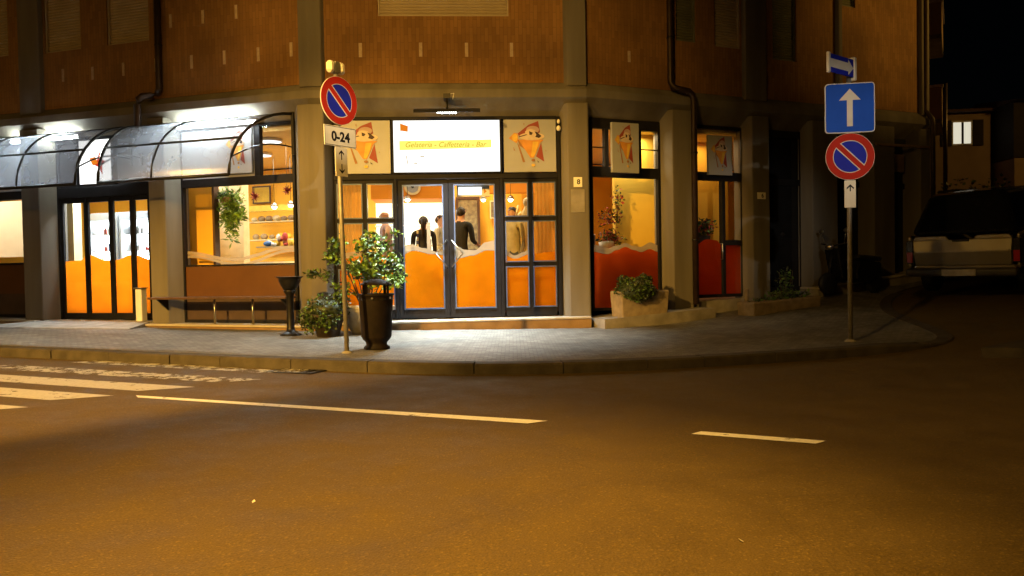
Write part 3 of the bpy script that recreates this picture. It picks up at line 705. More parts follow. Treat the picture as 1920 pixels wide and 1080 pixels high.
poster('ice_cream_sign', 'white ice cream cone picture panel left of the lit sign, behind the 0-24 plate', 'C', .42, 1.372, 2.83, 3.745, .16)
poster('ice_cream_sign', 'white ice cream cone picture panel right of the lit sign over the entrance', 'C', 3.335, 4.255, 2.83, 3.745, .16)
poster('ice_cream_sign', 'narrow dim ice cream cone picture panel over the right hand shop window', 'R', .51, 1.07, 2.815, 3.70, .02)
poster('ice_cream_sign', 'ice cream cone picture panel half hidden behind the right canopy', 'L', -1.86, -1.27, 2.93, 3.74, .20)
poster('ice_cream_sign', 'dim picture panel high over the narrow red side door', 'R', 2.66, 3.22, 2.85, 3.60, .10)

sg = thing('shop_sign', 'large lit white shop sign with a yellow band over the double entrance door', 'sign', wFC(1.42, .10, 2.82), AC)
b = MB(); b.ring_y((-.02, 1.875, 0.002, .93), (.01, 1.845, .02, .91), 0, .15); b.build('frame', M['frame'], sg)
b = MB(); b.box(.012, 1.843, .012, .13, .022, .908); b.build('lit_face', M['lit_white'], sg)
b = MB(); b.add([(.11, .009, .40), (1.70, .009, .435), (1.70, .009, .575), (.11, .009, .56)], [(0, 1, 2, 3)]); b.build('yellow_band', M['lit_yellow'], sg)
b = MB(); b.add([(.135, .008, .735), (.26, .008, .715), (.265, .008, .815), (.205, .008, .835), (.135, .008, .86)], [(0, 1, 2, 3, 4)]); b.build('flag', M['lit_orange'], sg)
b = MB(); b.tube([(.135, .008, .72), (.132, .008, .865)], .005, 6); b.build('flag_pole', M['lit_ink'], sg)
def text_mesh(name, s, size, m, parent, x, y, z, align='CENTER', shear=0, bold=0, wscale=1):
    cu = bpy.data.curves.new(name, 'FONT'); cu.body = s; cu.size = size; cu.align_x = align; cu.align_y = 'CENTER'; cu.shear = shear; cu.extrude = .0008; cu.offset = bold
    o = bpy.data.objects.new(name, cu); COL.objects.link(o)
    dg = bpy.context.evaluated_depsgraph_get(); me = bpy.data.meshes.new_from_object(o.evaluated_get(dg)); COL.objects.unlink(o); bpy.data.objects.remove(o)
    for v in me.vertices: v.co = (v.co.x * wscale, -v.co.z, v.co.y)
    me.materials.clear(); me.materials.append(m); me.name = name
    q = bpy.data.objects.new(name, me); COL.objects.link(q); q.parent = parent; q.location = (x, y, z); return q
text_mesh('lettering', 'Gelateria - Caffetteria - Bar', .125, M['lit_ink'], sg, .90, .0065, .488, shear=.3)
b = MB()
for (x, z, w, h) in [(.36, .70, .012, .05), (.385, .68, .01, .06), (.44, .68, .01, .05)]:
    b = MB(); b.box(x, x + w, .006, .009, z, z + h); b.build('faint_print', M['lit_faint'], sg)
b = MB(); b.add([(.24, .008, .16), (.26, .008, .16), (.235, .008, .31), (.215, .008, .31)], [(0, 1, 2, 3)]); b.build('faint_print', M['lit_faint'], sg); b = MB(); b.add([(.46, .008, .28), (.53, .008, .275), (.54, .008, .30), (.47, .008, .305)], [(0, 1, 2, 3)])
b.build('faint_print', M['lit_faint'], sg); b = MB(); b.add([(.35, .008, .165), (.41, .008, .16), (.42, .008, .185), (.36, .008, .19)], [(0, 1, 2, 3)]); b.build('faint_print', M['lit_faint'], sg)

s2 = thing('shop_sign', 'lit white sign with a red and orange star between the two canopies', 'sign', wFL(-4.97, .02, 2.86), AL)
b = MB(); b.ring_y((-.02, .80, 0, .86), (.01, .77, .02, .84), 0, .13); b.build('frame', M['frame'], s2)
b = MB(); b.box(.012, .768, .012, .12, .022, .838); b.build('lit_face', M['lit_white'], s2)
st = [(.30, .40), (.44, .46), (.50, .62), (.545, .46), (.68, .42), (.56, .36), (.56, .18), (.46, .33)]
b = MB(); b.add([(x, .008, z) for x, z in st], [tuple(range(8))]); b.build('star', M['lit_red'], s2)
b = MB(); b.add([(.26, .006, .50), (.40, .006, .52), (.46, .006, .40), (.34, .006, .36)], [(0, 1, 2, 3)]); b.build('star_corner', M['lit_orange'], s2)

# lamp over the entrance sign
t = thing('sign_lamp', 'wide dark floodlight with a bright bulb above the lit entrance sign', 'lamp', wFC(2.37, -.36, 3.83), AC)
b = MB(); b.M = Matrix.Rotation(math.radians(14), 4, 'X'); b.box(-.55, .55, -.16, .16, -.02, .0); b.box(-.55, .55, -.16, -.15, -.05, -.02); b.build('reflector', M['frame'], t)
b = MB(); b.box(-.06, .06, .10, .36, .20, .28); b.tube([(0, .2, .24), (0, .06, .14), (0, 0, .0)], .018, 8); b.build('bracket', M['black'], t)
b = MB(); b.tube([(-.16, -.06, -.065), (.16, -.06, -.065)], .022, 8); b.build('bulb', M['led'], t)
b = MB(); b.prism_x([(-.12, -.055), (.0, -.03), (.0, -.10)], -.05, .05); b.build('lamp_cover', M['black'], t)
b = MB(); b.tube([(.0, .3, .26), (.06, .18, .29), (.12, .05, .27), (.1, 0, .16)], .006, 6); b.build('cable', M['white'], t)
p = wFC(2.40, -.45, 3.74); lamp_area('sign_lamp_light', p, (math.radians(-8), 0, AC), 240, (.88, 1, 1), .8, .12, 86)

# ---- left facade bays
def plain_bay(face, u0, u1, z0, z1, dep, fw_=.07):
    b = MB(FACE[face][0]); b.ring_y((u0, u1, z0, z1), (u0 + fw_, u1 - fw_, z0 + fw_, z1 - fw_), dep - .04, dep + .05); return b
# wide shop window with hanging plant
b = plain_bay('L', -2.86, -.44, .26, 3.80, .30, .05)
b.box(-2.81, -.49, .26, .36, 2.735, 2.88); b.box(-2.81, -.49, .26, .36, 1.285, 1.315); b.box(-1.26, -1.14, .26, .36, 2.88, 3.75)
sw = b.build('shop_window', M['frame'], BLD, bevel=.004)
pane(sw, mFL, (-2.81, -.49, 1.315, 2.735), .30); pane(sw, mFL, (-1.14, -.49, 2.88, 3.75), .30)
b = MB(mFL); b.box(-2.81, -.49, .285, .335, .68, 1.283); b.build('orange_panel', M['orange_panel'], sw)
b = MB(mFL); b.box(-2.81, -.49, .29, .335, .31, .46); b.build('plinth_panel', M['dark_panel'], sw)
b = MB(mFL); b.box(-2.81, -.49, .287, .335, .462, .678); b.build('lower_panel', M['dark_panel'], sw)
b = MB(mFL); b.box(-2.81, -1.26, .27, .35, 2.88, 3.75); b.build('transom_panel', M['white_panel'], sw)
wv = lambda u: 1.50 + .07 * math.sin((u + 2.6) * 3.1 + 2.2) + (.10 * max(0, u + 1.2)); wv2 = lambda u: wv(u) - .085 - .03 * math.sin(u * 3.3)
band(sw, 'cream_ribbon', mFL, -2.78, -.50, lambda u: wv(u) - .06, wv, .306, M['ribbon'], 30); band(sw, 'cream_ribbon', mFL, -2.78, -.50, lambda u: wv2(u) - .05, lambda u: min(wv2(u), wv(u) - .064), .306, M['ribbon'], 30)
# folding glass door on the left
b = MB(mFL); b.box(-5.82, -5.72, .25, .38, .30, 3.80); b.box(-3.58, -3.48, .25, .38, .30, 3.80); b.box(-5.72, -3.58, .25, .38, 2.66, 2.86); b.box(-5.72, -3.58, .25, .38, 3.72, 3.80)
fd = b.build('entrance_frame', M['frame'], BLD, bevel=.004)
wL = interp([(-5.7, 1.44), (-5.3, 1.45), (-5.1, 1.56), (-4.65, 1.44), (-4.4, 1.45), (-4.1, 1.53), (-3.95, 1.52), (-3.6, 1.43)])
for a, c, zt_ in ((-5.715, -5.10, 2.655), (-5.095, -4.50, 2.655), (-4.495, -4.0, 2.655), (-3.995, -3.585, 2.655)):
    f = MB(mFL); f.ring_y((a, c, .315, zt_), (a + .05, c - .05, .43, zt_ - .09), .28, .33); fr = f.build('folding_door_leaf', M['frame'], BLD, bevel=.003)
    pane(fr, mFL, (a + .045, c - .045, .42, zt_ - .085), .305)
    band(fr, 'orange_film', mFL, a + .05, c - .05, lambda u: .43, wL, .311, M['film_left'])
b = MB(mFL); b.box(-5.72, -3.58, .30, .36, 2.86, 3.72); b.build('transom_panel', M['frame'], fd)
b = MB(mFL); b.box(-3.98, -3.62, .20, .25, 2.90, 2.97); b.build('name_strip', M['plate'], fd)
# window at the left edge
b = plain_bay('L', -8.72, -6.60, .36, 3.80, .30, .05); b.box(-8.67, -6.65, .26, .36, 2.70, 2.86); b.box(-8.67, -6.65, .26, .36, 1.40, 1.44)
s3 = b.build('shop_window', M['frame'], BLD, bevel=.004)
pane(s3, mFL, (-8.67, -6.65, 1.44, 2.70), .30); pane(s3, mFL, (-8.66, -6.66, 1.56, 2.69), .42, M['blind'], 'window_blind'); b = MB(mFL); b.box(-8.67, -6.65, .285, .335, .82, 1.40); b.build('orange_panel', M['orange_panel'], s3)
b = MB(mFL); b.box(-8.67, -6.65, .287, .335, .41, .82); b.build('lower_panel', M['dark_panel'], s3)
b = MB(mFL); b.box(-8.67, -6.65, .287, .335, 2.86, 3.75); b.build('transom_panel', M['white_panel'], s3)
b = MB(mFL); b.box(-12.0, -9.1, .28, .34, .4, 3.8); b.build('blank_bay', M['frame'], BLD)
b = MB(mFL); b.box(-16, -12.7, .28, .34, .4, 3.8); b.build('blank_bay', M['frame'], BLD)
# ---- right facade bays
b = plain_bay('R', .19, 1.66, .36, 3.80, .27, .045); b.box(.235, 1.615, .23, .33, 2.755, 2.94); b.box(.235, 1.615, .23, .33, 3.62, 3.755); b.box(.49, .57, .23, .33, 2.94, 3.62); b.box(1.13, 1.26, .23, .33, 2.94, 3.62)
rw = b.build('shop_window', M['frame'], BLD, bevel=.004)
pane(rw, mFR, (.235, 1.615, .405, 2.755), .27); pane(rw, mFR, (.235, .49, 2.94, 3.62), .27); pane(rw, mFR, (1.26, 1.615, 2.94, 3.62), .27)
wR = interp([(.2, 1.42), (.55, 1.37), (.72, 1.44), (.92, 1.50), (1.1, 1.44), (1.25, 1.40), (1.45, 1.46), (1.62, 1.40)])
band(rw, 'red_film', mFR, .24, 1.61, lambda u: .41, wR, .276, M['film_red'], 30); band(rw, 'cream_ribbon', mFR, .24, 1.61, lambda u: wR(u) + .004, lambda u: wR(u) + .10 + .03 * math.sin(u * 5), .278, M['ribbon'], 30)
b = MB(mFR); b.box(.40, 1.61, .42, .48, .42, 1.30); b.build('parapet', M['wood'], BLD)
for z in (3.28, ):
    b = MB(mFR); b.box(.235, .49, .24, .26, z - .01, z + .01); b.build('glazing_bar', M['frame'], rw); b = MB(mFR); b.box(1.26, 1.615, .24, .26, z - .01, z + .01); b.build('glazing_bar', M['frame'], rw)
b = plain_bay('R', 2.41, 3.60, .52, 3.80, .27, .06); b.box(2.47, 3.54, .23, .33, 2.76, 2.92); b.box(3.07, 3.15, .23, .33, .58, 2.76); b.box(3.15, 3.54, .23, .33, 1.52, 1.62)
rd = b.build('side_door', M['frame'], BLD, bevel=.004)
pane(rd, mFR, (2.47, 3.07, .58, 2.76), .27); pane(rd, mFR, (3.15, 3.54, 1.62, 2.76), .27); pane(rd, mFR, (3.15, 3.54, .58, 1.52), .27); pane(rd, mFR, (2.47, 3.54, 2.92, 3.74), .27)
wD = interp([(2.4, 1.50), (2.75, 1.64), (2.95, 1.62), (3.1, 1.52)])
band(rd, 'red_film', mFR, 2.47, 3.07, lambda u: .58, wD, .276, M['film_red']); band(rd, 'red_film', mFR, 3.15, 3.54, lambda u: .58, lambda u: 1.52, .276, M['film_red'], 2)
b = MB(mFR); b.tube([(3.02, .23, 1.55), (3.02, .17, 1.55), (3.02, .17, 1.25), (3.02, .23, 1.25)], .012, 8); b.build('handle', M['steel'], rd)
for (a, c, z0) in ((4.03, 5.12, .58), (5.86, 6.80, .70), (7.5, 8.15, .80)):
    b = MB(mFR); b.ring_y((a, c, z0, 3.8), (a + .08, c - .08, z0 + .1, 3.66), .24, .34); b.box(a + .08, c - .08, .26, .32, 2.72, 2.84); q = b.build('shop_window', M['frame'], BLD)
    pane(q, mFR, (a + .08, c - .08, z0 + .1, 2.72), .29, M['glass_dark']); pane(q, mFR, (a + .08, c - .08, 2.84, 3.66), .29, M['glass_dark'])
b = MB(mFR); b.box(7.62, 7.95, .20, .24, 3.08, 3.46); b.build('notice', M['ledge'], BLD)
b = MB(mFR); b.box(6.85, 8.5, -.05, .0, 3.58, 3.63); b.build('awning_rail', M['ledge'], BLD)

# drain pipes
def pipe(label, pts, r=.055):
    mtx = Matrix.Identity(4); b = MB(); b.tube(pts, r, 12); o = b.build('drainpipe', M['pipe'], BLD); o['label'] = label
    for k in range(1):
        pass
    return o
q = lambda f, u, d, z: tuple(f @ Vector((u, d, z)))
dp = pipe('brown drainpipe that elbows over the beam between the canopies', [q(mFL, -3.08, .05, TOP), q(mFL, -3.08, .05, 4.52), q(mFL, -3.11, .03, 4.44), q(mFL, -3.20, -.02, 4.40), q(mFL, -3.36, -.07, 4.39), q(mFL, -3.43, -.09, 4.33), q(mFL, -3.46, -.09, 4.24), q(mFL, -3.46, -.09, 3.86), q(mFL, -3.5, -.02, 3.78)], .062)
for z in (5.3, 6.9, 8.6):
    b = MB(mFL); b.lathe([(.07, z), (.07, z + .03)], 12, -3.08, .05); b.build('pipe_clip', M['black'], dp)
dp = pipe('brown drainpipe right of the entrance that jogs sideways at the beam', [q(mFR, 1.79, .05, TOP), q(mFR, 1.79, .05, 4.50), q(mFR, 1.82, .02, 4.41), q(mFR, 1.92, -.05, 4.36), q(mFR, 2.10, -.08, 4.33), q(mFR, 2.18, -.08, 4.27), q(mFR, 2.20, -.08, 4.16), q(mFR, 2.20, -.08, .42)], .058)
for z in (5.3, 6.9, 3.2, 1.6):
    b = MB(mFR); b.lathe([(.066, z), (.066, z + .03)], 12, 1.79 if z > 4.3 else 2.20, .05 if z > 4.3 else -.08); b.build('pipe_clip', M['black'], dp)
pipe('thin brown drainpipe at the far end of the side facade', [q(mFR, 8.40, .04, TOP), q(mFR, 8.40, .04, 4.42), q(mFR, 8.42, -.04, 4.3), q(mFR, 8.47, -.08, 4.2), q(mFR, 8.48, -.08, 4.1), q(mFR, 8.48, -.08, .9)], .05)

# interior shell
sweep('interior_back_wall', [(4.6, .3), (4.6, 3.62), (4.75, 3.62), (4.75, .3)], M['wall_in'], POLY)
sweep('interior_ceiling', [(.36, 3.66), (4.75, 3.66), (4.75, 3.78), (.36, 3.78)], M['ceil_in'], POLY)
sweep('interior_floor', [(.36, .36), (.36, .46), (4.75, .46), (4.75, .36)], M['floor_in'], POLY)
b = MB(mFC); b.box(.72, 2.42, 2.7, 4.0, 2.62, 3.655); b.build('bulkhead', M['wall_or'], BLD)
b = MB(mFC); b.box(2.9, 4.3, 2.55, 2.70, 2.70, 3.655); b.build('bulkhead', M['wall_or'], BLD)
b = MB(mFL); b.box(-3.62, -2.45, .62, .72, .46, 3.655); b.build('partition', M['wall_in'], BLD)
b = MB(mFL); b.box(-6.5, -5.75, .6, .8, .46, 3.655); b.build('partition', M['cream'], BLD)
b = MB(mFL); b.box(-2.448, -2.40, .60, .74, .46, 3.655); b.build('door_post', M['wood'], BLD)
b = MB(mFL); b.box(-3.33, -2.62, 1.75, 1.95, .46, 3.655); b.build('column', M['cream'], BLD)
b = MB(mFL); b.box(-2.60, -2.50, 1.55, 1.75, .46, 3.655); b.build('column', M['wood'], BLD) if False else None
b = MB(mFR); b.box(1.03, 2.3, .80, .90, .46, 3.655); b.build('partition', M['wall_lemon'], BLD)
b = MB(mFR); b.box(.0, 1.02, 1.7, 1.8, .46, 3.655); b.build('partition', M['wall_or'], BLD)
b = MB(mFR); b.box(2.46, 2.58, .5, 1.5, .55, 3.655); b.build('partition', M['wall_in'], BLD)
b = MB(mFR); b.box(2.9, 4.0, 1.2, 1.3, .55, 3.655); b.build('partition', M['wall_in'], BLD)
b = MB(mFC); b.box(2.50, 2.93, 4.42, 4.52, .46, 2.74); idr = b.build('interior_door', M['art'], BLD)
b = MB(mFC); b.ring_y((2.44, 2.99, .46, 2.80), (2.495, 2.935, .461, 2.745), 4.40, 4.54); b.build('door_frame', M['wood'], idr)

# ------------------------------------------------------------------ canopies
def canopy(label, uTL, uTR, uBL, uBR, ribs):
    t = thing('glass_canopy', label, 'canopy', P1, AL, 'curved canopies on the left facade')
    def pt(s, a):  # s 0..1 across, a 0..1 from wall to front
        th = a * PI / 2; k = math.sin(th)
        top = uTL + (uTR - uTL) * s; bot = uBL + (uBR - uBL) * s
        return Vector((top + (bot - top) * k, -.02 - .87 * k, 2.745 + 1.10 * math.cos(th)))
    segs = [0] + ribs + [1]
    for s0, s1 in zip(segs[:-1], segs[1:]):
        for a0, a1 in ((0, .62), (.62, 1)):
            b = MB(); V = []; n = 6
            for i in range(n + 1):
                a = a0 + (a1 - a0) * i / n
                V += [pt(s0, a), pt(s1, a)]
            b.add(V, [(2 * i, 2 * i + 1, 2 * i + 3, 2 * i + 2) for i in range(n)], True); b.build('canopy_pane', M['canopy'], t)
    for s in segs:
        b = MB(); b.tube([pt(s, i / 10) + Vector((0, -.004, .004)) for i in range(11)], .026 if s in (0, 1) else .019, 8); b.build('rib', M['black'], t)
    for a, r in ((0, .022), (.62, .019), (1, .028)):
        b = MB(); b.tube([pt(0, a) + Vector((0, -.01, .012)), pt(1, a) + Vector((0, -.01, .012))], r, 8); b.build('rail', M['black'], t)
    for s, sg_ in ((1, 1), (0, -1)):
        p0 = pt(s, 0); b = MB(); b.box(p0.x - .025, p0.x + .025, -.05, -.005, 3.16, 3.88); b.build('bracket', M['black'], t)
        e = pt(s, .82); b = MB(); a = Vector((p0.x, -.03, 3.28)); b.tube([a.lerp(e, i / 8) + Vector((0, 0, .12 * math.sin(PI * i / 8))) for i in range(9)], .013, 8); b.build('arm', M['black'], t)
    return t
canopy('curved smoky glass canopy over the wide shop window, nearest the corner', -3.46, -.27, -3.60, -.93, [.42])
canopy('curved smoky glass canopy left of the first, running out of the picture', -7.3, -3.70, -7.3, -4.10, [.29, .58])
def tube_light(label, u0, u1, w):
    t = thing('tube_light', label, 'lamp', wFL(u0, .10, 3.80), AL, 'fluorescent tubes under the beam')
    b = MB(); b.tube([(0, 0, 0), (u1 - u0, 0, 0)], .019, 8); b.build('tube', M['tube'], t)
    b = MB(); b.box(-.03, u1 - u0 + .03, .035, .085, -.02, .045); b.build('housing', M['white'], t)
    lamp_area('tube_light_glow', wFL((u0 + u1) / 2, .04, 3.74), (math.radians(-86), 0, AL), w, (.88, 1, .97), u1 - u0, .05)
tube_light('white fluorescent tube under the beam behind the right canopy', -2.75, -1.15, 62)
tube_light('white fluorescent tube under the beam behind the left canopy', -6.7, -5.1, 84)

# ------------------------------------------------------------------ traffic signs
def no_parking(parent, z, r, yy=-.035):
    b = MB(); b.disc_y(0, z, r, yy, yy + .012); b.build('disc', M['sign_white'], parent)
    b = MB(); b.disc_y(0, z, r * .985, yy - .003, yy - .0005, inner=r * .70); b.build('red_ring', M['sign_red'], parent)
    b = MB(); b.disc_y(0, z, r * .665, yy - .003, yy - .0005); b.build('blue_field', M['sign_navy'], parent)
    c = math.sqrt(.5)
    def bar(w, y, m, nm, L):
        b = MB(); a = Vector((-c, c)) * L; d = Vector((c, c)) * w
        b.prism_y([(a.x - d.x, z + a.y - d.y), (-a.x - d.x, z - a.y - d.y), (-a.x + d.x, z - a.y + d.y), (a.x + d.x, z + a.y + d.y)], y - .0012, y); b.build(nm, m, parent)
    bar(r * .145, yy - .0032, M['sign_white'], 'white_edge', r * .68); bar(r * .105, yy - .0050, M['sign_red'], 'red_bar', r * .80)
def arrow_poly(b, cx, z0, z1, w, hw, y):  # up arrow
    h = (z1 - z0); b.add([(cx - w, y, z0), (cx + w, y, z0), (cx + w, y, z1 - hw * 1.1), (cx - w, y, z1 - hw * 1.1)], [(0, 1, 2, 3)])
    b.add([(cx - hw, y, z1 - hw * 1.1), (cx + hw, y, z1 - hw * 1.1), (cx, y, z1)], [(0, 1, 2)])
def thin_arrow(b, z0, z1, hw, y, t=.012):
    b.box(-t * .6, t * .6, y, y + .001, min(z0, z1), max(z0, z1)); s = 1 if z1 > z0 else -1
    for k in (-1, 1):
        b.add([(0, y, z1 + s * t), (0, y, z1 - s * t * 1.2), (k * hw, y, z1 - s * hw * .95 - s * t), (k * hw, y, z1 - s * hw * .95 + s * t)], [(0, 1, 2, 3) if k * s < 0 else (3, 2, 1, 0)])
pa = (-2.083, 9.714); za = zt(*pa) + .12
t = thing('traffic_sign', 'no parking sign on a leaning pole by the bin with a 0-24 plate below', 'traffic sign', (*pa, za), math.radians(55))
LT = -.017
b = MB(); b.tube([(0, .012, -.1), (LT * 3.62 * 0 - .12 * 0, .012, 3.60)], .03, 12); b.build('pole', M['galv'], t)
no_parking(t, 3.155, .30)
b = MB(); b.box(-.265, .265, -.032, -.020, 2.585, 2.835); pl = b.build('hours_plate', M['plate'], t, bevel=.004)
b = MB(); b.ring_y((-.258, .258, 2.592, 2.828), (-.252, .252, 2.598, 2.822), -.0335, -.0325); b.build('plate_edge', M['ink'], pl)
text_mesh('lettering', '0-24', .165, M['ink'], t, 0, -.0345, 2.70, bold=.006)
b = MB(); b.box(-.10, .10, -.032, -.020, 2.215, 2.578); b.build('arrow_plate', M['plate'], t, bevel=.004)
b = MB(); thin_arrow(b, 2.42, 2.53, .042, -.0345); thin_arrow(b, 2.37, 2.26, .042, -.0345); b.build('arrow', M['ink'], t)
for k in (-1, 1):
    b = MB(); b.box(k * .085 - .048, k * .085 + .048, -.04, .06, 3.50, 3.645); b.build('reflector_cap', M['plate'], t, bevel=.03)
b = MB(); b.box(-.037, .037, -.035, .05, 3.505, 3.64); b.build('cap_bracket', M['galv'], t)
b = MB(); b.box(-.05, .05, -.018, .05, 2.86, 2.90); b.box(-.05, .05, -.018, .05, 3.3, 3.34); b.build('clamp', M['black'], t)
b = MB(); b.lathe([(.07, -.02), (.07, .012), (.032, .03)], 14, 0, .012); b.build('pole_foot', M['concrete_raw'], t)
t.rotation_euler = (Matrix.Rotation(math.radians(-1.0), 3, 'Y') @ Matrix.Rotation(math.radians(55), 3, 'Z')).to_euler()

pb = (4.475, 10.226); zb = zt(*pb) + .12
t = thing('traffic_sign', 'blue one way arrow sign above a round no parking sign on the right hand pole', 'traffic sign', (*pb, zb), math.radians(-10))
b = MB(); b.tube([(0, .012, -.1), (0, .012, 3.68)], .031, 12); b.build('pole', M['galv'], t)
def rrect(x0, x1, z0, z1, r, n=5):
    out = []
    for cx, cz, a in ((x1 - r, z1 - r, 0), (x0 + r, z1 - r, 90), (x0 + r, z0 + r, 180), (x1 - r, z0 + r, 270)):
        out += [(cx + r * math.cos(math.radians(a + 90 * i / n)), cz + r * math.sin(math.radians(a + 90 * i / n))) for i in range(n + 1)]
    return out
b = MB(); b.prism_y(rrect(-.31, .31, 2.745, 3.395, .045), -.036, -.024); b.build('arrow_board', M['sign_white'], t)
b = MB(); b.prism_y(rrect(-.298, .298, 2.757, 3.383, .038), -.0385, -.0365); b.build('blue_field', M['sign_blue'], t)
b = MB(); arrow_poly(b, 0, 2.83, 3.32, .036, .135, -.040); b.build('arrow', M['sign_white'], t)
no_parking(t, 2.435, .306)
b = MB(); b.box(-.072, .072, -.032, -.020, 1.765, 2.125); b.build('arrow_plate', M['plate'], t, bevel=.006)
b = MB(); thin_arrow(b, 1.98, 2.06, .045, -.0345); b.build('arrow', M['ink'], t)
# one way plate on top, turned side on
R1 = Matrix.Rotation(math.radians(48), 4, 'Z')
b = MB(R1); b.box(-.56, .06, -.045, -.030, 3.47, 3.70); b.build('one_way_plate', M['sign_navy'], t)
b = MB(R1); b.box(-.59, -.54, -.055, -.02, 3.455, 3.715); b.build('plate_end', M['plate'], t, bevel=.006)
b = MB(R1); b.box(.035, .10, -.06, .045, 3.43, 3.74); b.build('plate_end', M['plate'], t, bevel=.012)
b = MB(R1); b.add([(-.53, -.047, 3.53), (-.10, -.047, 3.53), (-.10, -.047, 3.64), (-.53, -.047, 3.64)], [(0, 1, 2, 3)]); b.add([(-.10, -.047, 3.485), (.03, -.047, 3.585), (-.10, -.047, 3.685)], [(0, 1, 2)]); b.build('arrow', M['sign_white'], t)
b = MB(); b.lathe([(.075, -.02), (.075, .01), (.034, .03)], 14, 0, .012); b.build('pole_foot', M['concrete_raw'], t)

# ------------------------------------------------------------------ pavement furniture
x, y = -1.80, 10.2; z = zt(x, y) + .12
t = thing('litter_bin', 'dark brown metal litter bin with a domed rain lid on the pavement edge', 'litter bin', (x, y, z), .3)
t.scale = (.92, .92, .98)
b = MB(); b.lathe([(.10, 0), (.19, .0), (.185, .03), (.15, .055), (.15, .09), (.20, .14), (.215, .17), (.245, .66), (.25, .715), (.262, .72), (.262, .745), (.245, .745), (.235, .70), (.2, .3)], 24); b.build('body', M['bin'], t)
b = MB(); b.lathe([(.0, .945), (.06, .942), (.15, .918), (.235, .872), (.24, .862), (.15, .90), (.05, .92)], 20); b.build('lid', M['bin'], t)
for k in range(4):
    w = PI / 4 + k * PI / 2; b = MB(); b.box(-.022, .022, -.006, .006, .70, .895); o = b.build('lid_post', M['bin'], t, loc=(.215 * math.cos(w), .215 * math.sin(w), 0), rot=w + PI / 2)
b = MB(); b.lathe([(.252, .66), (.256, .665), (.256, .68), (.252, .685)], 10, smooth=False); b.build('band', M['black'], t)
for w in (-1.9, -.8): 
    b = MB(); b.lathe([(.0, 0), (.016, 0.0), (.016, .01), (0, .012)], 8); o = b.build('bolt', M['steel'], t, loc=(.252 * math.cos(w), .252 * math.sin(w), .69)); o.rotation_euler = (0, PI / 2, w)

x, y = -3.52, 12.25; z = zt(x, y) + .12
t = thing('standing_ashtray', 'black pedestal ashtray with a wide bowl beside the bench end', 'ashtray', (x, y, z), .2)
b = MB(); b.lathe([(.17, 0), (.17, .02), (.12, .045), (.075, .07), (.06, .12), (.055, .62), (.075, .66), (.10, .70), (.10, .72)], 20); b.build('stem', M['black'], t)
b = MB(); b.lathe([(.09, .72), (.12, .76), (.17, .86), (.17, .905), (.215, .925), (.22, .935), (.16, .925), (.14, .88), (0, .87)], 24); b.build('bowl', M['black'], t)

t = thing('bench', 'long thin dark plank bench along the shop window ledge', 'bench', wFL(-3.12, 0, .25), AL)
b = MB(); b.box(0, 2.84, -.36, -.02, .455, .495); b.build('seat', M['wood'], t, bevel=.005)
for u in (1.19, 1.98):
    b = MB(); b.tube([(u, -.06, .0), (u, -.06, .455)], .02, 10); b.build('leg', M['steel'], t)
for u in (.15, 2.7):
    b = MB(); b.prism_x([(-.30, .452), (-.02, .452), (-.02, .25)], u - .012, u + .012); b.build('bracket', M['black'], t)

# concrete ramp in front of the folding door
b = MB(mFL)
def gz(u, d): p = wFL(u, d, 0); return zt(p.x, p.y) + .121
a0, a1, c0, c1 = (-6.05, .02), (-3.42, .02), (-3.28, -.62), (-6.55, -.95)
P_ = [(a0[0], a0[1], .1), (a1[0], a1[1], .1), (c0[0], c0[1], 0), (c1[0], c1[1], 0), (a0[0], a0[1], .305), (a1[0], a1[1], .285), (c0[0], c0[1], gz(*c0) + .012), (c1[0], c1[1], gz(*c1) + .012)]
b.add(P_, [(4, 7, 6, 5), (0, 1, 5, 4)[::-1], (1, 2, 6, 5)[::-1], (2, 3, 7, 6)[::-1], (3, 0, 4, 7)[::-1]])
o = b.build('door_ramp', M['concrete_raw'], loc=P1); tag(o, 'low grey concrete ramp in front of the folding glass door', 'ramp')

t = thing('white_pedestal_bin', 'slim white waste stand with a dark rim at the folding door jamb', 'bin', wFL(-3.66, .08, .29), AL)
b = MB(); b.box(-.07, .07, -.07, .07, 0, .60); b.build('body', M['white'], t, bevel=.01)
b = MB(); b.box(-.10, .09, -.08, .08, .60, .625); b.build('rim', M['steel'], t)

# plants
rng = random.Random(3)
def foliage(name, mats, parent, blobs, n, L=(.04, .08), w=.35, surf=.55):
    b = MB(); tot = sum(q[3] for q in blobs)
    for c, r, dens, wt in blobs:
        for _ in range(int(n * wt / tot)):
            v = Vector((rng.gauss(0, 1), rng.gauss(0, 1), rng.gauss(0, 1))).normalized() * (rng.random() ** surf)
            p = Vector(c) + Vector((v.x * r[0], v.y * r[1], v.z * r[2])); l = rng.uniform(*L); b.slot = rng.randrange(len(mats)); b.leaf(p, l, l * w, rng)
    return b.build(name, mats, parent, weld=False, kind='stuff')
t = thing('potted_shrub', 'tall leafy shrub in a pale flared pot left of the double door', 'plant', (-2.38, 12.62, zt(-2.4, 12.6) + .12))
b = MB(); b.lathe([(.0, 0), (.24, 0), (.26, .04), (.42, .36), (.46, .38), (.46, .44), (.41, .44), (.38, .38), (0, .37)], 24); b.build('pot', M['pot'], t)
b = MB(); b.lathe([(.0, .392), (.385, .392)], 20); b.build('soil', M['soil'], t)
b = MB()
tips = []
for k in range(13):
    w = rng.uniform(0, 2 * PI); r = rng.uniform(.1, .62); h = rng.uniform(.75, 1.6); tp = Vector((r * math.cos(w) * 1.0, r * math.sin(w) * .6, h)); tips.append(tp)
    a = Vector((.05 * math.cos(w), .05 * math.sin(w), .38)); m_ = a.lerp(tp, .5) + Vector((0, 0, .1)); b.tube([a, m_, tp], .01, 6, radii=[.015, .009, .004])
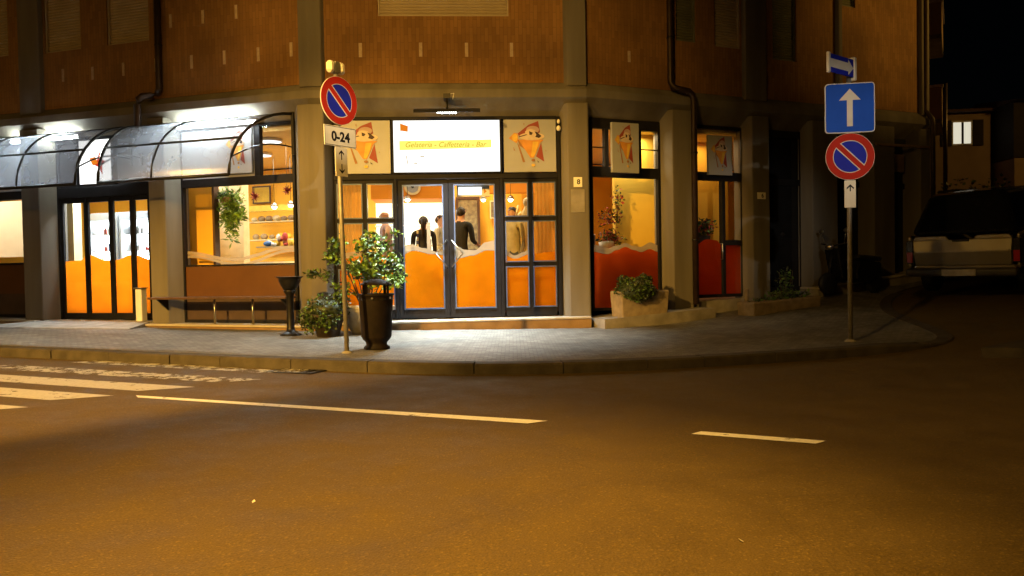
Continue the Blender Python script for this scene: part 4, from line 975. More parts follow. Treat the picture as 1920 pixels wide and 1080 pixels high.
far = Vector((-.85, -.05, .98)); tips.append(far); b.tube([(0, 0, .5), (-.45, 0, .80), (-.68, -.03, .86), far], .01, 6, radii=[.014, .009, .006, .003])
b.build('stem', M['twig'], t)
bl = [((tp.x, tp.y, tp.z - .06), (.17, .16, .17), 1, 1.0) for tp in tips[:-1]] + [((.25, -.1, 1.05), (.36, .3, .26), 1, 3.6), ((.42, -.1, .85), (.22, .2, .18), 1, 1.4), ((-.05, -.1, 1.1), (.3, .25, .25), 1, 2.2), ((.1, 0, 1.5), (.2, .15, .2), 1, .8), ((.52, -.1, 1.62), (.08, .06, .07), 1, .25)]
foliage('crown', [M['leaf'], M['leaf_fresh'], M['leaf'], M['leaf_dark']], t, bl, 1650, (.06, .11), .3)
foliage('side_spray', [M['leaf_dark'], M['leaf']], t, [(tuple(far), (.15, .08, .06), 1, 1), ((-.62, -.03, .95), (.10, .08, .10), 1, .6), ((-.5, 0, 1.25), (.16, .1, .16), 1, 1.2), ((-.45, 0, 1.5), (.09, .08, .1), 1, .5)], 420, (.05, .10), .18)
t = thing('potted_bush', 'round dark bush in a dark pot by the corner pillar, behind the sign pole', 'plant', (-2.88, 12.05, zt(-2.9, 12.05) + .12))
b = MB(); b.lathe([(0, 0), (.17, 0), (.25, .30), (.27, .32), (.27, .35), (.23, .35), (0, .32)], 20); b.build('pot', M['terracotta'], t)
foliage('crown', [M['leaf_dark'], M['leaf_dark'], M['leaf']], t, [((-.02, 0, .42), (.36, .32, .24), 1, 3), ((-.26, -.08, .27), (.17, .18, .22), 1, 1.3), ((.02, -.22, .25), (.22, .10, .16), 1, 1.0), ((.2, 0, .55), (.15, .15, .12), 1, .6)], 2200, (.035, .07), .35)
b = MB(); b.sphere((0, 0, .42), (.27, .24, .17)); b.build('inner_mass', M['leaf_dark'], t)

t = thing('stone_planter', 'pale box planter with a round bush under the right hand window', 'planter', wFR(.42, -.40, .31), AR)
b = MB(); b.hexa([(0, 0, -.06), (.93, 0, -.06), (.93, .36, -.06), (0, .36, -.06), (-.03, -.02, .41), (.96, -.02, .41), (.96, .38, .41), (-.03, .38, .41)]); b.build('box', M['planter'], t, bevel=.02)
b = MB(); b.box(.04, .89, .04, .32, .38, .418); b.build('soil', M['soil'], t)
foliage('bush', [M['leaf_dark'], M['leaf_dark'], M['leaf']], t, [((.30, .06, .42), (.38, .32, .22), 1, 5), ((.52, .10, .60), (.16, .12, .10), 1, .7), ((.10, .12, .60), (.12, .1, .09), 1, .5)], 3600, (.02, .05), .45, .3)
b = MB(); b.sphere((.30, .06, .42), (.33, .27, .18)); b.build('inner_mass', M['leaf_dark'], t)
t = thing('stone_planter', 'low mossy trough of scrubby plants in front of the side door', 'planter', wFR(2.75, -1.0, .20), AR)
b = MB(); b.hexa([(0, 0, -.05), (1.55, 0, .05), (1.55, .42, .05), (0, .42, -.05), (-.02, -.02, .26), (1.57, -.02, .34), (1.57, .44, .34), (-.02, .44, .26)]); b.build('trough', M['planter'], t, bevel=.02)
foliage('weeds', [M['leaf_dark'], M['leaf']], t, [((1.0, .2, .34), (.55, .18, .13), 1, 3), ((.95, .25, .62), (.16, .1, .28), 1, 1.1), ((.4, .2, .28), (.3, .15, .06), 1, .8)], 900, (.03, .09), .25)
b = MB()
for k in range(5): b.tube([(.85 + k * .06, .22, .25), (.86 + k * .07 + rng.uniform(-.05, .05), .25, .7 + rng.uniform(0, .2))], .005, 5)
b.build('stem', M['twig'], t)
p = wFR(2.98, -.55, 0); t = thing('bollard', 'short pale post standing before the red side door', 'bollard', (p.x, p.y, zt(p.x, p.y) + .12))
b = MB(); b.lathe([(.055, 0), (.05, .02), (.042, .42), (.03, .45), (0, .455)], 14); b.build('post', M['planter'], t)
b = MB(); b.lathe([(.08, 0), (.08, .03), (.055, .04)], 14); b.build('foot', M['concrete_raw'], t)

# house numbers
t = thing('house_number', 'cream house number plate reading 8 on the pillar right of the entrance', 'house number', wFC(4.605, -.02, 2.54), AC)
b = MB(); b.box(-.075, .075, 0, .015, 0, .17); b.build('plate', M['plate'], t, bevel=.003); text_mesh('lettering', '8', .12, M['ink'], t, .01, -.002, .085, bold=.003)
t = thing('house_number', 'small white number plate on the pillar right of the red side door', 'house number', wFR(3.82, -.02, 2.40), AR)
b = MB(); b.box(-.10, .10, 0, .014, 0, .13); b.build('plate', M['plate'], t, bevel=.003); text_mesh('lettering', '6', .11, M['ink'], t, .02, -.002, .065, bold=.003)
t = thing('intercom', 'grey intercom panel under the house number 8', 'intercom', wFC(4.60, -.018, 2.10), AC)
b = MB(); b.box(-.12, .12, 0, .012, 0, .40); b.build('plate', M['concrete_raw'], t, bevel=.003)
t = thing('alarm_lamp', 'pair of small round cream lamps stacked beside the right picture panel', 'lamp', wFC(4.30, .12, 3.60), AC)
b = MB(); b.sphere((0, 0, .10), (.03, .03, .04)); b.build('lamp_glass', M['plate'], t); b = MB(); b.sphere((0, 0, -.02), (.04, .04, .05)); b.build('lamp_glass', M['plate'], t); b = MB(); b.box(-.03, .03, .0, .04, -.05, .15); b.build('base', M['black'], t)

# ------------------------------------------------------------------ inside the cafe
def interior_box(nm, label, cat, face, u, dep, z, fn, rot=0, group=None):
    mt, w, ang = FACE[face]; t = thing(nm, label, cat, w(u, dep, z), ang + rot, group); fn(t); return t
def f(t):
    b = MB(); b.box(0, 1.75, 0, .55, 0, 1.02); b.build('front', M['wood'], t)
    b = MB(); b.box(-.04, 1.8, -.06, .6, 1.02, 1.07); b.build('top', M['cream'], t)
interior_box('bar_counter', 'dark wooden bar counter with pale top behind the left door leaf', 'counter', 'C', .75, 1.95, .46, f)
def f(t):
    b = MB(); b.box(0, .95, 0, .5, 0, 1.02); b.build('front', M['wood'], t)
    b = MB(); b.box(-.03, .98, -.04, .53, 1.02, 1.06); b.build('top', M['wood'], t)
interior_box('bar_counter', 'dark side counter behind the right door leaf where a man leans', 'counter', 'C', 2.65, 1.25, .46, f)
def f(t):
    b = MB(); b.box(0, 1.55, .20, .25, .0, 1.72); b.build('lit_panel', M['bar_lit'], t)
    for k, z in enumerate((.25, .68, 1.12)):
        b = MB(); b.box(0, 1.55, -.05, .19, z, z + .025); sh = b.build('shelf', M['cream'], t)
    for k in range(9):
        b = MB(); x = .1 + k * .165 + rng.uniform(-.02, .02); z = (.275, .705)[k % 2]; h = rng.uniform(.2, .3)
        b.lathe([(.035, z), (.037, z + h * .62), (.013, z + h * .75), (.013, z + h)], 10, x, .05); b.build('bottle', rng.choice([M['prod_e'], M['leaf_dark'], M['prod_c'], M['prod_d']]), t)
interior_box('back_bar', 'brightly lit back bar with bottles behind the counter', 'shelf', 'C', .70, 3.55, .98, f)
def f(t):
    b = MB(); b.box(0, .58, 0, .08, 0, .20); b.build('box', M['white'], t); b = MB(); b.box(.03, .44, -.006, -.001, .03, .17); b.build('lit_face', M['lit_white'], t); b = MB(); b.add([(.48, -.003, .05), (.53, -.003, .09), (.48, -.003, .15)], [(0, 1, 2)]); b.build('print', M['print_orange'], t)
interior_box('light_box', 'small lit white box sign inside the top of the right door leaf', 'sign', 'C', 2.50, .36, 2.43, f)
def f(t):
    b = MB(); b.disc_y(0, 0, .17, 0, .03, inner=.125); b.build('rim', M['cream'], t); b = MB(); b.disc_y(0, 0, .124, .005, .02); b.build('face', M['white_panel'], t); b = MB(); b.disc_y(0, 0, .03, -.002, .004); b.build('hub', M['ink'], t)
    b = MB(); b.box(-.16, .16, 0, .03, .17, .21); b.build('bracket', M['cream'], t)
interior_box('wall_clock', 'round pale wall clock hung high inside the left door leaf', 'clock', 'C', 1.58, 2.63, 2.86, f)
def f(t):
    b = MB(); b.ring_y((0, .20, 0, .42), (.03, .17, .03, .39), -.02, .02); b.build('frame', M['cream'], t); b = MB(); b.box(.03, .17, 0, .015, .03, .39); b.build('picture', M['art'], t)
interior_box('picture_frame', 'small pale framed picture on the yellow wall behind the right door leaf', 'picture', 'C', 3.22, 4.5, 2.30, f)
def pend(label, face, u, dep, z, s=1.0):
    def f(t):
        b = MB(); b.sphere((0, 0, 0), .045 * s); b.build('bulb', M['bulb'], t); b = MB(); b.lathe([(.075 * s, .0), (.04 * s, .07), (.012, .09)], 14); b.build('shade', M['steel'], t)
        b = MB(); b.tube([(0, 0, .09), (0, 0, 3.65 - z)], .005, 5); b.build('cord', M['black'], t)
    return interior_box('pendant_lamp', label, 'lamp', face, u, dep, z, f, group='pendant lamps in the cafe')
pend('bright pendant lamp at the top left of the left door leaf', 'C', 1.49, 2.4, 2.58, 1.1); pend('bright pendant lamp behind the upper right of the right door leaf', 'C', 3.02, 2.3, 2.55); pend('bright pendant lamp behind the right side light', 'C', 3.57, 2.3, 2.545, 1.1)
pend('pendant lamp left of the two over the sweets, through the wide window', 'L', -2.66, 2.9, 2.57, 1.2); pend('pendant lamp furthest right through the wide window', 'L', -2.25, 2.9, 2.59, 1.2)
def f(t):
    b = MB(); V = []; n = 28
    for i in range(n + 1): V += [(i / n * .42, .010 * math.sin(i * 1.3), 0), (i / n * .42, .010 * math.sin(i * 1.3), 2.2)]
    b.add(V, [(2 * i, 2 * i + 2, 2 * i + 3, 2 * i + 1) for i in range(n)], True); b.build('cloth', M['curtain'], t); b = MB(); b.tube([(-.03, 0, 2.21), (.47, 0, 2.21)], .012, 6); b.build('rail', M['wood'], t)
interior_box('curtain', 'folded ochre curtain behind the left side light', 'curtain', 'C', .46, .52, .50, f); interior_box('curtain', 'folded ochre curtain behind the right side light', 'curtain', 'C', 3.90, .52, .50, f)
def f(t):
    b = MB(); b.lathe([(.10, 0), (.10, .04), (.05, .08), (.06, .3), (.09, .55), (.11, .75), (.05, .86), (.04, .9)], 14); b.build('body', M['cream'], t)
    b = MB(); b.sphere((0, 0, .97), (.065, .07, .085)); b.build('head', M['cream'], t); b = MB(); b.tube([(-.10, 0, .78), (-.2, -.05, .70), (-.16, -.1, .9)], .025, 8); b.tube([(.1, 0, .78), (.14, -.04, .55), (.08, -.08, .45)], .025, 8); b.build('arm', M['cream'], t)
    b = MB(); b.box(-.16, .16, -.16, .16, -.95, 0); b.build('plinth', M['wood'], t)
interior_box('statuette', 'cream statuette on a dark plinth behind the right side light', 'statue', 'C', 3.79, 1.05, 1.41, f)
# left window: hanging plant, sweets counter
def f(t):
    b = MB(); b.lathe([(.05, -.02), (.13, .05), (.15, .14), (.13, .14)], 14); b.build('basket', M['wicker'], t)
    b = MB(); b.tube([(0, 0, .14), (0, 0, .85)], .006, 5); b.build('cord', M['twig'], t)
    foliage('fronds', [M['leaf_fresh'], M['leaf'], M['leaf_fresh']], t, [((0, 0, .12), (.30, .22, .16), 1, 1.6), ((.06, 0, -.15), (.26, .2, .32), 1, 3), ((.05, 0, -.48), (.13, .1, .25), 1, .5), ((-.22, 0, .18), (.14, .1, .10), 1, .4)], 1300, (.08, .17), .14)
interior_box('hanging_plant', 'green fern hanging in the wide shop window', 'plant', 'L', -2.27, .85, 2.44, f)
def wreath(label, u, dep, z, r):
    def f(t):
        b = MB()
        for k in range(60):
            v = Vector((rng.gauss(0, 1), rng.gauss(0, 1), rng.gauss(0, 1))).normalized(); e = v.cross(Vector((rng.gauss(0, 1), rng.gauss(0, 1), rng.gauss(0, 1)))).normalized() * .02
            b.add([e, -e, v * r * rng.uniform(.7, 1.1)], [(0, 1, 2)]); 
        b.build('petals', M['star'], t, weld=False, kind='stuff'); b = MB(); b.tube([(0, 0, 0), (0, 0, 3.65 - z)], .004, 5); b.build('thread', M['twig'], t)
    return interior_box('dried_flower_ball', label, 'ornament', 'L', u, dep, z, f, group='dried flower balls')
wreath('red dried flower ball left of two hanging in the wide window', -2.16, 1.5, 2.66, .12); wreath('red dried flower ball right of two hanging in the wide window', -1.42, 1.5, 2.74, .12)
def f(t):
    b = MB(); b.box(0, 1.5, 0, .6, 0, .92); b.build('cabinet', M['white'], t)
    b = MB(); b.add([(0, .0, .92), (1.5, 0, .92), (1.5, .18, 1.22), (0, .18, 1.22)], [(0, 1, 2, 3)]); b.build('glass_front', M['glass'], t)
    b = MB(); b.box(0, 1.5, .12, .55, 1.225, 1.25); b.build('glass_top', M['steel'], t)
    ms = [M['prod_c'], M['prod_c'], M['prod_d'], M['prod_b'], M['prod_e'], M['prod_a'], M['prod_c']]
    for k in range(22):
        b = MB(); x = rng.uniform(.1, 1.4); yy = rng.uniform(.2, .5); h = rng.uniform(.05, .16); zz = 1.25 if k < 15 else 1.36; r = rng.uniform(.04, .09)
        b.sphere((x, yy, zz + h * .6), (r, r, h * .6), 10, 6); b.build('sweet', rng.choice(ms), t)
interior_box('sweets_counter', 'white counter heaped with sweets and small bags, seen through the wide window', 'counter', 'L', -2.95, 2.5, .46, f)
def f(t):
    b = MB(); b.box(0, 1.6, 0, .3, 0, .025); b.build('board', M['cream'], t); b = MB(); b.box(0, 1.6, 0, .3, -.42, -.395); b.build('board', M['cream'], t)
    for k in range(7):
        b = MB(); x = .12 + k * .2; r = rng.uniform(.07, .1); b.sphere((x, .14, .02 + r * .75), (r, r * .9, r * .75), 10, 6); b.build('jar', M['wicker'] if k % 3 else M['cream'], t)
    for k in range(6):
        b = MB(); x = .15 + k * .22; r = rng.uniform(.07, .1); b.sphere((x, .14, -.395 + r * .8), (r, r * .9, r * .8), 10, 6); b.build('jar', M['wicker'] if k < 3 else M['prod_d'], t)
interior_box('wall_shelf', 'wall shelf of wicker baskets and jars at the back of the wide window', 'shelf', 'L', -4.1, 3.9, 2.32, f)
def f(t):
    b = MB(); b.box(0, 1.8, 0, .1, 0, .13); b.build('valance', M['prod_d'], t)
interior_box('wall_valance', 'bright yellow valance board along the back wall of the cafe', 'trim', 'L', -4.2, 3.7, 2.56, f)
def f(t):
    b = MB(); b.ring_y((0, .5, 0, .42), (.03, .47, .03, .39), 0, .03); b.build('frame', M['wood'], t); b = MB(); b.box(.03, .47, .012, .025, .03, .39); b.build('picture', M['prod_d'], t)
interior_box('picture_frame', 'dark framed picture high on the back wall through the wide window', 'picture', 'L', -4.35, 4.5, 2.82, f)
def f(t):
    b = MB(); b.lathe([(.22, 0), (.22, .05), (.0, .05)], 20); b.build('rim', M['white'], t); b = MB(); b.lathe([(0, -.012), (.20, -.005), (.2, .0)], 20); b.build('diffuser', M['lit_white'], t)
interior_box('ceiling_light', 'round white ceiling light seen through the upper pane over the wide window', 'lamp', 'L', -1.42, 1.0, 3.60, f); interior_box('ceiling_light', 'round white ceiling light over the sweets counter', 'lamp', 'L', -2.6, 2.4, 3.60, f)
# refrigerators behind the folding door
def fridge(label, u, w):
    def f(t):
        b = MB(); b.box(0, .05, 0, .6, 0, 1.95); b.box(w - .05, w, 0, .6, 0, 1.95); b.box(.05, w - .05, 0, .6, 0, .12); b.box(.05, w - .05, 0, .6, 1.80, 1.95); b.box(.05, w - .05, .55, .6, .12, 1.80); b.build('cabinet', M['fridge'], t)
        b = MB(); b.box(.05, w - .05, .535, .549, .12, 1.80); b.build('lit_back', M['fridge_lit'], t)
        for z in (.45, .8, 1.15, 1.5):
            b = MB(); b.box(.05, w - .05, .12, .53, z, z + .015); sh = b.build('shelf', M['white'], t)
            for k in range(int(w / .11)):
                if rng.random() < .72:
                    b = MB(); x = .1 + k * .105; h = rng.uniform(.10, .24); b.lathe([(.035, z + .016), (.036, z + h * .7), (.015, z + h * .85), (.015, z + h)], 9, x, .3); b.build('bottle', rng.choice([M['prod_c'], M['prod_c'], M['prod_a'], M['prod_b'], M['prod_d']]), t)
        b = MB(); b.add([(.03, -.005, .12), (w - .03, -.005, .12), (w - .03, -.005, 1.80), (.03, -.005, 1.80)], [(0, 1, 2, 3)]); b.build('glass_door', M['glass'], t)
    interior_box('drinks_fridge', label, 'fridge', 'L', u, 1.25, .50, f, group='drinks fridges behind the folding door')
fridge('glowing drinks fridge behind the middle of the folding door', -5.25, .95); fridge('glowing drinks fridge behind the right end of the folding door', -4.25, .75); fridge('glowing drinks fridge partly hidden behind the left leaf of the folding door', -6.1, .8)
# right window: plant arrangement and white card
def f(t):
    b = MB(); b.lathe([(.0, 0), (.12, 0), (.15, .12), (.12, .14)], 14); b.build('bowl', M['prod_c'], t)
    foliage('flowers', [M['leaf_dark'], M['prod_b'], M['leaf'], M['prod_e']], t, [((.1, 0, .2), (.3, .16, .16), 1, 1.5), ((.05, 0, .55), (.28, .12, .22), 1, .5), ((.25, 0, .8), (.12, .1, .4), 1, .5)], 520, (.04, .09), .3)
interior_box('flower_bowl', 'bowl of dried flowers and fruit in the right hand window', 'flowers', 'R', .72, .62, 1.48, f)
def f(t):
    b = MB(); b.box(0, .12, 0, .06, 0, .22); b.build('card', M['prod_c'], t, bevel=.004); b = MB(); b.box(-.02, .14, -.02, .1, -.02, 0); b.build('base', M['wood'], t)
interior_box('menu_card', 'small white card standing in the left of the right hand window', 'card', 'R', .30, .50, 1.52, f)
def f(t):
    b = MB(); b.box(-.5, .85, 0, .42, 0, 1.0); b.build('stand', M['wood'], t)
interior_box('display_stand', 'dark display stand inside the right hand window', 'stand', 'R', .75, .5, .46, f)
def f(t):
    b = MB(); b.lathe([(.0, 0), (.11, 0), (.14, .2), (.12, .2)], 14); b.build('pot', M['terracotta'], t)
    foliage('crown', [M['leaf_dark'], M['leaf'], M['prod_b']], t, [((0, 0, .35), (.26, .16, .2), 1, 1)], 420, (.05, .1), .3)
interior_box('potted_plant', 'small potted plant inside the narrow red side door', 'plant', 'R', 2.92, .62, 1.52, f)

# people ------------------------------------------------------------
def person(label, loc, face_rot, h, shirt, legs, hair, arms, lean=0, head_turn=0, hair_style='short', extra=None):
    t = thing('person', label, 'person', loc, face_rot, None)   # faces -y
    k = h / 1.75
    V = []; Rr = []; Ed = []
    def v(p, r, par=None):
        V.append(Vector(p) * k); Rr.append((r * k, r * k) if not isinstance(r, tuple) else (r[0] * k, r[1] * k))
        if par is not None: Ed.append((par, len(V) - 1))
        return len(V) - 1
    L = lean
    pel = v((0, 0, .95), (.15, .11)); wai = v((0, -.02 * L, 1.10), (.15, .11), pel); che = v((0, -.12 * L, 1.28), (.17, .12), wai); sho = v((0, -.2 * L, 1.43), (.10, .085), che)
    nk = v((0, -.23 * L, 1.505), .055, sho); h1 = v((0, -.25 * L - .01, 1.58), (.068, .075), nk); h2 = v((0, -.26 * L - .005, 1.66), (.078, .092), h1); h3 = v((0, -.26 * L + .005, 1.715), (.058, .07), h2)
    hands = []
    for s, (el, ha) in zip((-1, 1), arms):
        sh = v((s * .19, -.2 * L, 1.405), .062, sho); e = v(el, .045, sh); w = v(ha, .03, e)
        d = (Vector(ha) - Vector(el)).normalized(); pm = Vector(ha) + d * .06; p = v(pm, (.036, .022), w)
        side = d.cross(Vector((0, 0, 1))); side = side.normalized() if side.length > .1 else Vector((1, 0, 0)); bend = Vector((0, 0, -1)) if abs(d.z) < .7 else Vector((0, -1, 0))
        for j, (o_, ln) in enumerate(((-.030, .068), (-.010, .080), (.011, .075), (.030, .058))):
            a = v(pm + side * o_ + d * .045, .0095, p); v(pm + side * o_ * 1.15 + d * (.045 + ln * .55) + bend * .012, .009, a); 
        a = v(pm + side * (-.045) * s * -1 + d * .01, .010, p); v(pm + side * .06 * s + d * .05, .009, a)
        hands.append(Vector(ha) * k)
    for s in (-1, 1):
        hp = v((s * .095, 0, .88), .088, pel); kn = v((s * .105, -.01, .50), .062, hp); an = v((s * .11, .01, .10), .042, kn); v((s * .115, -.10, .045), .036, an)
    me = bpy.data.meshes.new('person_body'); me.from_pydata([tuple(q) for q in V], Ed, [])
    o = bpy.data.objects.new('tmp_body', me); COL.objects.link(o)
    sk = o.modifiers.new('s', 'SKIN'); sk.use_smooth_shade = True
    for i, sv in enumerate(me.skin_vertices[0].data): sv.radius = Rr[i]
    me.skin_vertices[0].data[0].use_root = True
    ss = o.modifiers.new('u', 'SUBSURF'); ss.levels = 2; ss.render_levels = 2
    dg = bpy.context.evaluated_depsgraph_get(); m2 = bpy.data.meshes.new_from_object(o.evaluated_get(dg)); COL.objects.unlink(o); bpy.data.objects.remove(o)
    m2.materials.clear()
    for m in (shirt, M['skin'], legs, M['black']): m2.materials.append(m)
    for pl in m2.polygons:
        c = pl.center; nearhand = any((c - hh).length < .20 * k and (c - hh).dot((hh - Vector((0, 0, 1.3 * k))).normalized()) > -.01 for hh in hands)
        pl.use_smooth = True
        pl.material_index = 1 if c.z > 1.475 * k or nearhand else (0 if c.z > .93 * k else (2 if c.z > .085 * k else 3))
    q = bpy.data.objects.new('body', m2); COL.objects.link(q); q.parent = t
    hx, hy, hz = (0, (-.26 * L) * k, 1.655 * k)
    HM = Matrix.Translation((hx, hy, hz)) @ Matrix.Rotation(head_turn, 4, 'Z')
    # face
    b = MB(HM); b.add([(-.016, -.092, -.03), (.016, -.092, -.03), (0, -.120, -.028), (0, -.094, .025), (0, -.09, -.042)], [(0, 2, 3), (2, 1, 3), (0, 4, 2), (4, 1, 2)], True); b.build('nose', M['skin'], t)
    for s in (-1, 1):
        b = MB(HM); b.sphere((s * .032, -.082, .012), (.012, .008, .008), 8, 6); b.build('eye', M['eye'], t)
        b = MB(HM); b.sphere((s * .080, .012, -.005), (.012, .022, .032), 8, 6); b.build('ear', M['skin'], t)
    b = MB(HM); b.sphere((0, -.082, -.062), (.024, .008, .007), 8, 6); b.build('mouth', M['lip'], t)
    if hair:
        b = MB(HM); n, m_ = 18, 10; VV = []; FF = []
        for i in range(m_ + 1):
            for j in range(n):
                w = 2 * PI * j / n; front = -math.sin(w); low = 1.95 if hair_style == 'long' else 1.72
                fs = -math.sin(w); tm = .85 + (2.35 - .85) * ((1 - fs) / 2) ** .85; th = tm * i / m_
                r = 1.0 + .03 * math.sin(5 * w + i)
                r *= 1.04; VV.append((.088 * r * math.sin(th) * math.cos(w), .104 * r * math.sin(th) * math.sin(w) + .008, -.015 + .103 * math.cos(th)))
        for i in range(m_):
            for j in range(n):
                j2 = (j + 1) % n; FF.append((i * n + j, (i + 1) * n + j, (i + 1) * n + j2, i * n + j2))
        b.add(VV, FF, True)
        if hair_style == 'tail':
            b.tube([(0, .10, .02), (0, .15, .0), (0, .145, -.10), (0, .12, -.24), (0, .11, -.33)], .03, 8, radii=[.025, .04, .042, .034, .012])
        b.build('hair', hair, t)
    if extra: extra(t, k)
    return t
ZF = .46
def stand(u, dep): p = wFC(u, dep, ZF); return (p.x, p.y, p.z)
A_dn = ((-.21, .03, 1.13), (-.205, -.07, .89)); A_dr = ((.21, .03, 1.13), (.205, -.07, .89))
A_fl = ((-.24, -.06, 1.14), (-.17, -.30, 1.10)); A_fr = ((.24, -.06, 1.14), (.17, -.30, 1.10))
person('man in a black jacket leaning on the counter behind the right door leaf', stand(2.52, .95), AC + math.radians(150), 1.86, M['cloth_black'], M['cloth_jeans'], M['hair'], (A_fl, A_fr), .35, .2)
def scarf(t, k):
    for s, hh in ((-1, 8), ):
        for j in range(9):
            b = MB(); z = (1.46 - j * .065) * k; b.box(.09 * k, .125 * k, .115 * k, .135 * k, z - .062 * k, z); b.build('scarf_stripe', M['scarf_white'] if j % 2 == 0 else M['scarf_blue'], t)
person('woman with a dark ponytail, black top and striped scarf, back to the left door leaf', stand(1.86, 1.15), AC + PI, 1.70, M['cloth_black'], M['cloth_jeans'], M['hair'], (A_dn, A_dr), .1, 0, 'tail', scarf)
person('bartender in a pale grey shirt facing sideways behind the bar counter', stand(2.10, 2.72), AC + math.radians(70), 1.84, M['cloth_grey'], M['cloth_black'], M['hair_b'], (A_fl, A_fr), .1, 0)
person('bald man in a mauve shirt behind the left side light', stand(1.17, 1.25), AC + math.radians(-70), 1.82, M['cloth_mauve'], M['cloth_jeans'], None, (A_dn, A_fr), .1, 0)
person('dark haired person in a khaki jacket behind the right side light', stand(3.53, 1.15), AC + math.radians(-35), 1.86, M['cloth_khaki'], M['cloth_jeans'], M['hair'], (A_dn, A_dr), .05, -.3)

# cafe lighting
WARM = (1, .80, .48); NEUT = (1, .90, .70)
def ceil(face, u, dep, w, c, sx=1.2, sy=.6, z=3.60): 
    mt, fn, ang = FACE[face]; return lamp_area('cafe_ceiling_lamp', fn(u, dep, z), (0, 0, ang), w, c, sx, sy)
ceil('C', 1.5, 1.0, 28, WARM); ceil('C', 3.3, 1.4, 46, WARM); ceil('C', 1.6, 3.3, 200, NEUT, 1.4, .4, 2.59); ceil('C', 3.0, 3.6, 60, WARM)
ceil('L', -1.6, 1.25, 62, NEUT, 1.2, .5); ceil('L', -2.2, 3.0, 85, NEUT, 1.6, .6); lamp_area('cafe_ceiling_lamp', wFL(-3.0, .40, 3.5), (math.radians(35), 0, AL), 20, WARM, .7, .1); ceil('L', -4.7, .9, 230, (.85, .95, 1), 1.6, .4); ceil('L', -7.5, 1.6, 150, NEUT)
ceil('R', 1.2, .60, 34, WARM, .8, .2); ceil('R', .6, 1.2, 16, WARM, .5, .4); ceil('R', 3.2, .8, 9, (1, .7, .35), .4, .4)

# ------------------------------------------------------------------ pickup parked on the side street
hx_, hy_ = .72, .69; X0, Y0 = 7.72, 13.25; Z0 = zt(X0 + 1.2, Y0 + 1.2) - .10
t = thing('pickup_truck', 'silver pickup with a dark hardtop parked tail on at the right', 'pickup truck', (X0, Y0, Z0), math.atan2(-hx_, hy_))
t.rotation_euler = (math.radians(5.0), 0, math.atan2(-hx_, hy_))
b = MB(); b.box(-.87, -.80, .05, 2.3, .50, 1.08); b.box(.80, .87, .05, 2.3, .50, 1.08); b.box(-.80, .80, .08, 2.3, .50, .56)
b.hexa([(-.87, 2.3, .45), (.87, 2.3, .45), (.87, 3.6, .45), (-.87, 3.6, .45), (-.87, 2.3, 1.08), (.87, 2.3, 1.08), (.87, 3.6, 1.02), (-.87, 3.6, 1.02)])
b.hexa([(-.87, 3.6, .45), (.87, 3.6, .45), (.82, 4.75, .45), (-.82, 4.75, .45), (-.87, 3.6, 1.02), (.87, 3.6, 1.02), (.78, 4.72, .86), (-.78, 4.72, .86)]); b.build('body', M['car_silver'], t, bevel=.05, seg=3)
b = MB(); n = [(-.74, .56), (.74, .56), (.76, 1.04), (.72, 1.07), (.22, 1.07), (.17, 1.02), (-.17, 1.02), (-.22, 1.07), (-.72, 1.07), (-.76, 1.04)]
b.hexa([(-.74, .02, .56), (.74, .02, .56), (.74, .07, .56), (-.74, .07, .56), (-.75, -.03, .80), (.75, -.03, .80), (.75, .07, .80), (-.75, .07, .80)]); b.hexa([(-.75, -.03, .801), (.75, -.03, .801), (.75, .07, .801), (-.75, .07, .801), (-.76, -.005, 1.0), (.76, -.005, 1.0), (.76, .07, 1.0), (-.76, .07, 1.0)])
b.prism_y([(-.76, 1.001), (-.19, 1.001), (-.24, 1.065), (-.72, 1.07)], -.005, .07); b.prism_y([(.19, 1.001), (.76, 1.001), (.72, 1.07), (.24, 1.065)], -.005, .07); b.build('tailgate', M['car_silver'], t, bevel=.008)
b = MB(); b.box(-.70, .70, -.036, -.028, .785, .812); b.build('tailgate_rib', M['car_silver'], t)
b = MB(); b.ring_y((-.70, .70, 1.12, 1.72), (-.66, .66, 1.16, 1.68), .0, .0) if False else None
b = MB(); b.box(-.765, -.752, -.012, .06, .57, 1.05); b.build('panel_gap', M['black'], t); b = MB(); b.box(.752, .765, -.012, .06, .57, 1.05); b.build('panel_gap', M['black'], t)
b = MB(); b.box(-.13, .13, -.02, .04, .965, .998); b.build('handle', M['black'], t, bevel=.006)
b = MB(); b.box(-.86, .86, -.16, .04, .38, .52); b.build('bumper', M['bumper'], t, bevel=.05, seg=3)
b = MB(); b.box(-.26, .26, -.175, -.162, .395, .505); b.build('number_plate', M['galv'], t)
for s in (-1, 1):
    b = MB(); b.box(s * .82 - .055, s * .82 + .055, -.015, .05, .60, 1.0); tl = b.build('tail_light', M['car_dark'], t, bevel=.008)
    b = MB(); b.box(s * .82 - .045, s * .82 + .045, -.022, -.014, .62, .80); b.build('lens', M['tail'], tl)
b = MB(); b.hexa([(-.84, .04, 1.08), (.84, .04, 1.08), (.84, 3.3, 1.08), (-.84, 3.3, 1.08), (-.60, .40, 1.80), (.60, .40, 1.80), (.60, 2.9, 1.82), (-.60, 2.9, 1.82)]); b.build('hardtop', M['car_dark'], t, bevel=.12, seg=4)
b = MB(); b.add([(-.70, .075, 1.16), (.70, .075, 1.16), (.555, .335, 1.69), (-.555, .335, 1.69)], [(0, 1, 2, 3)]); b.build('rear_window', M['glass_dark'], t)
b = MB(); b.box(-.1, .1, .42, .46, 1.72, 1.745); b.build('brake_light', M['tail'], t)
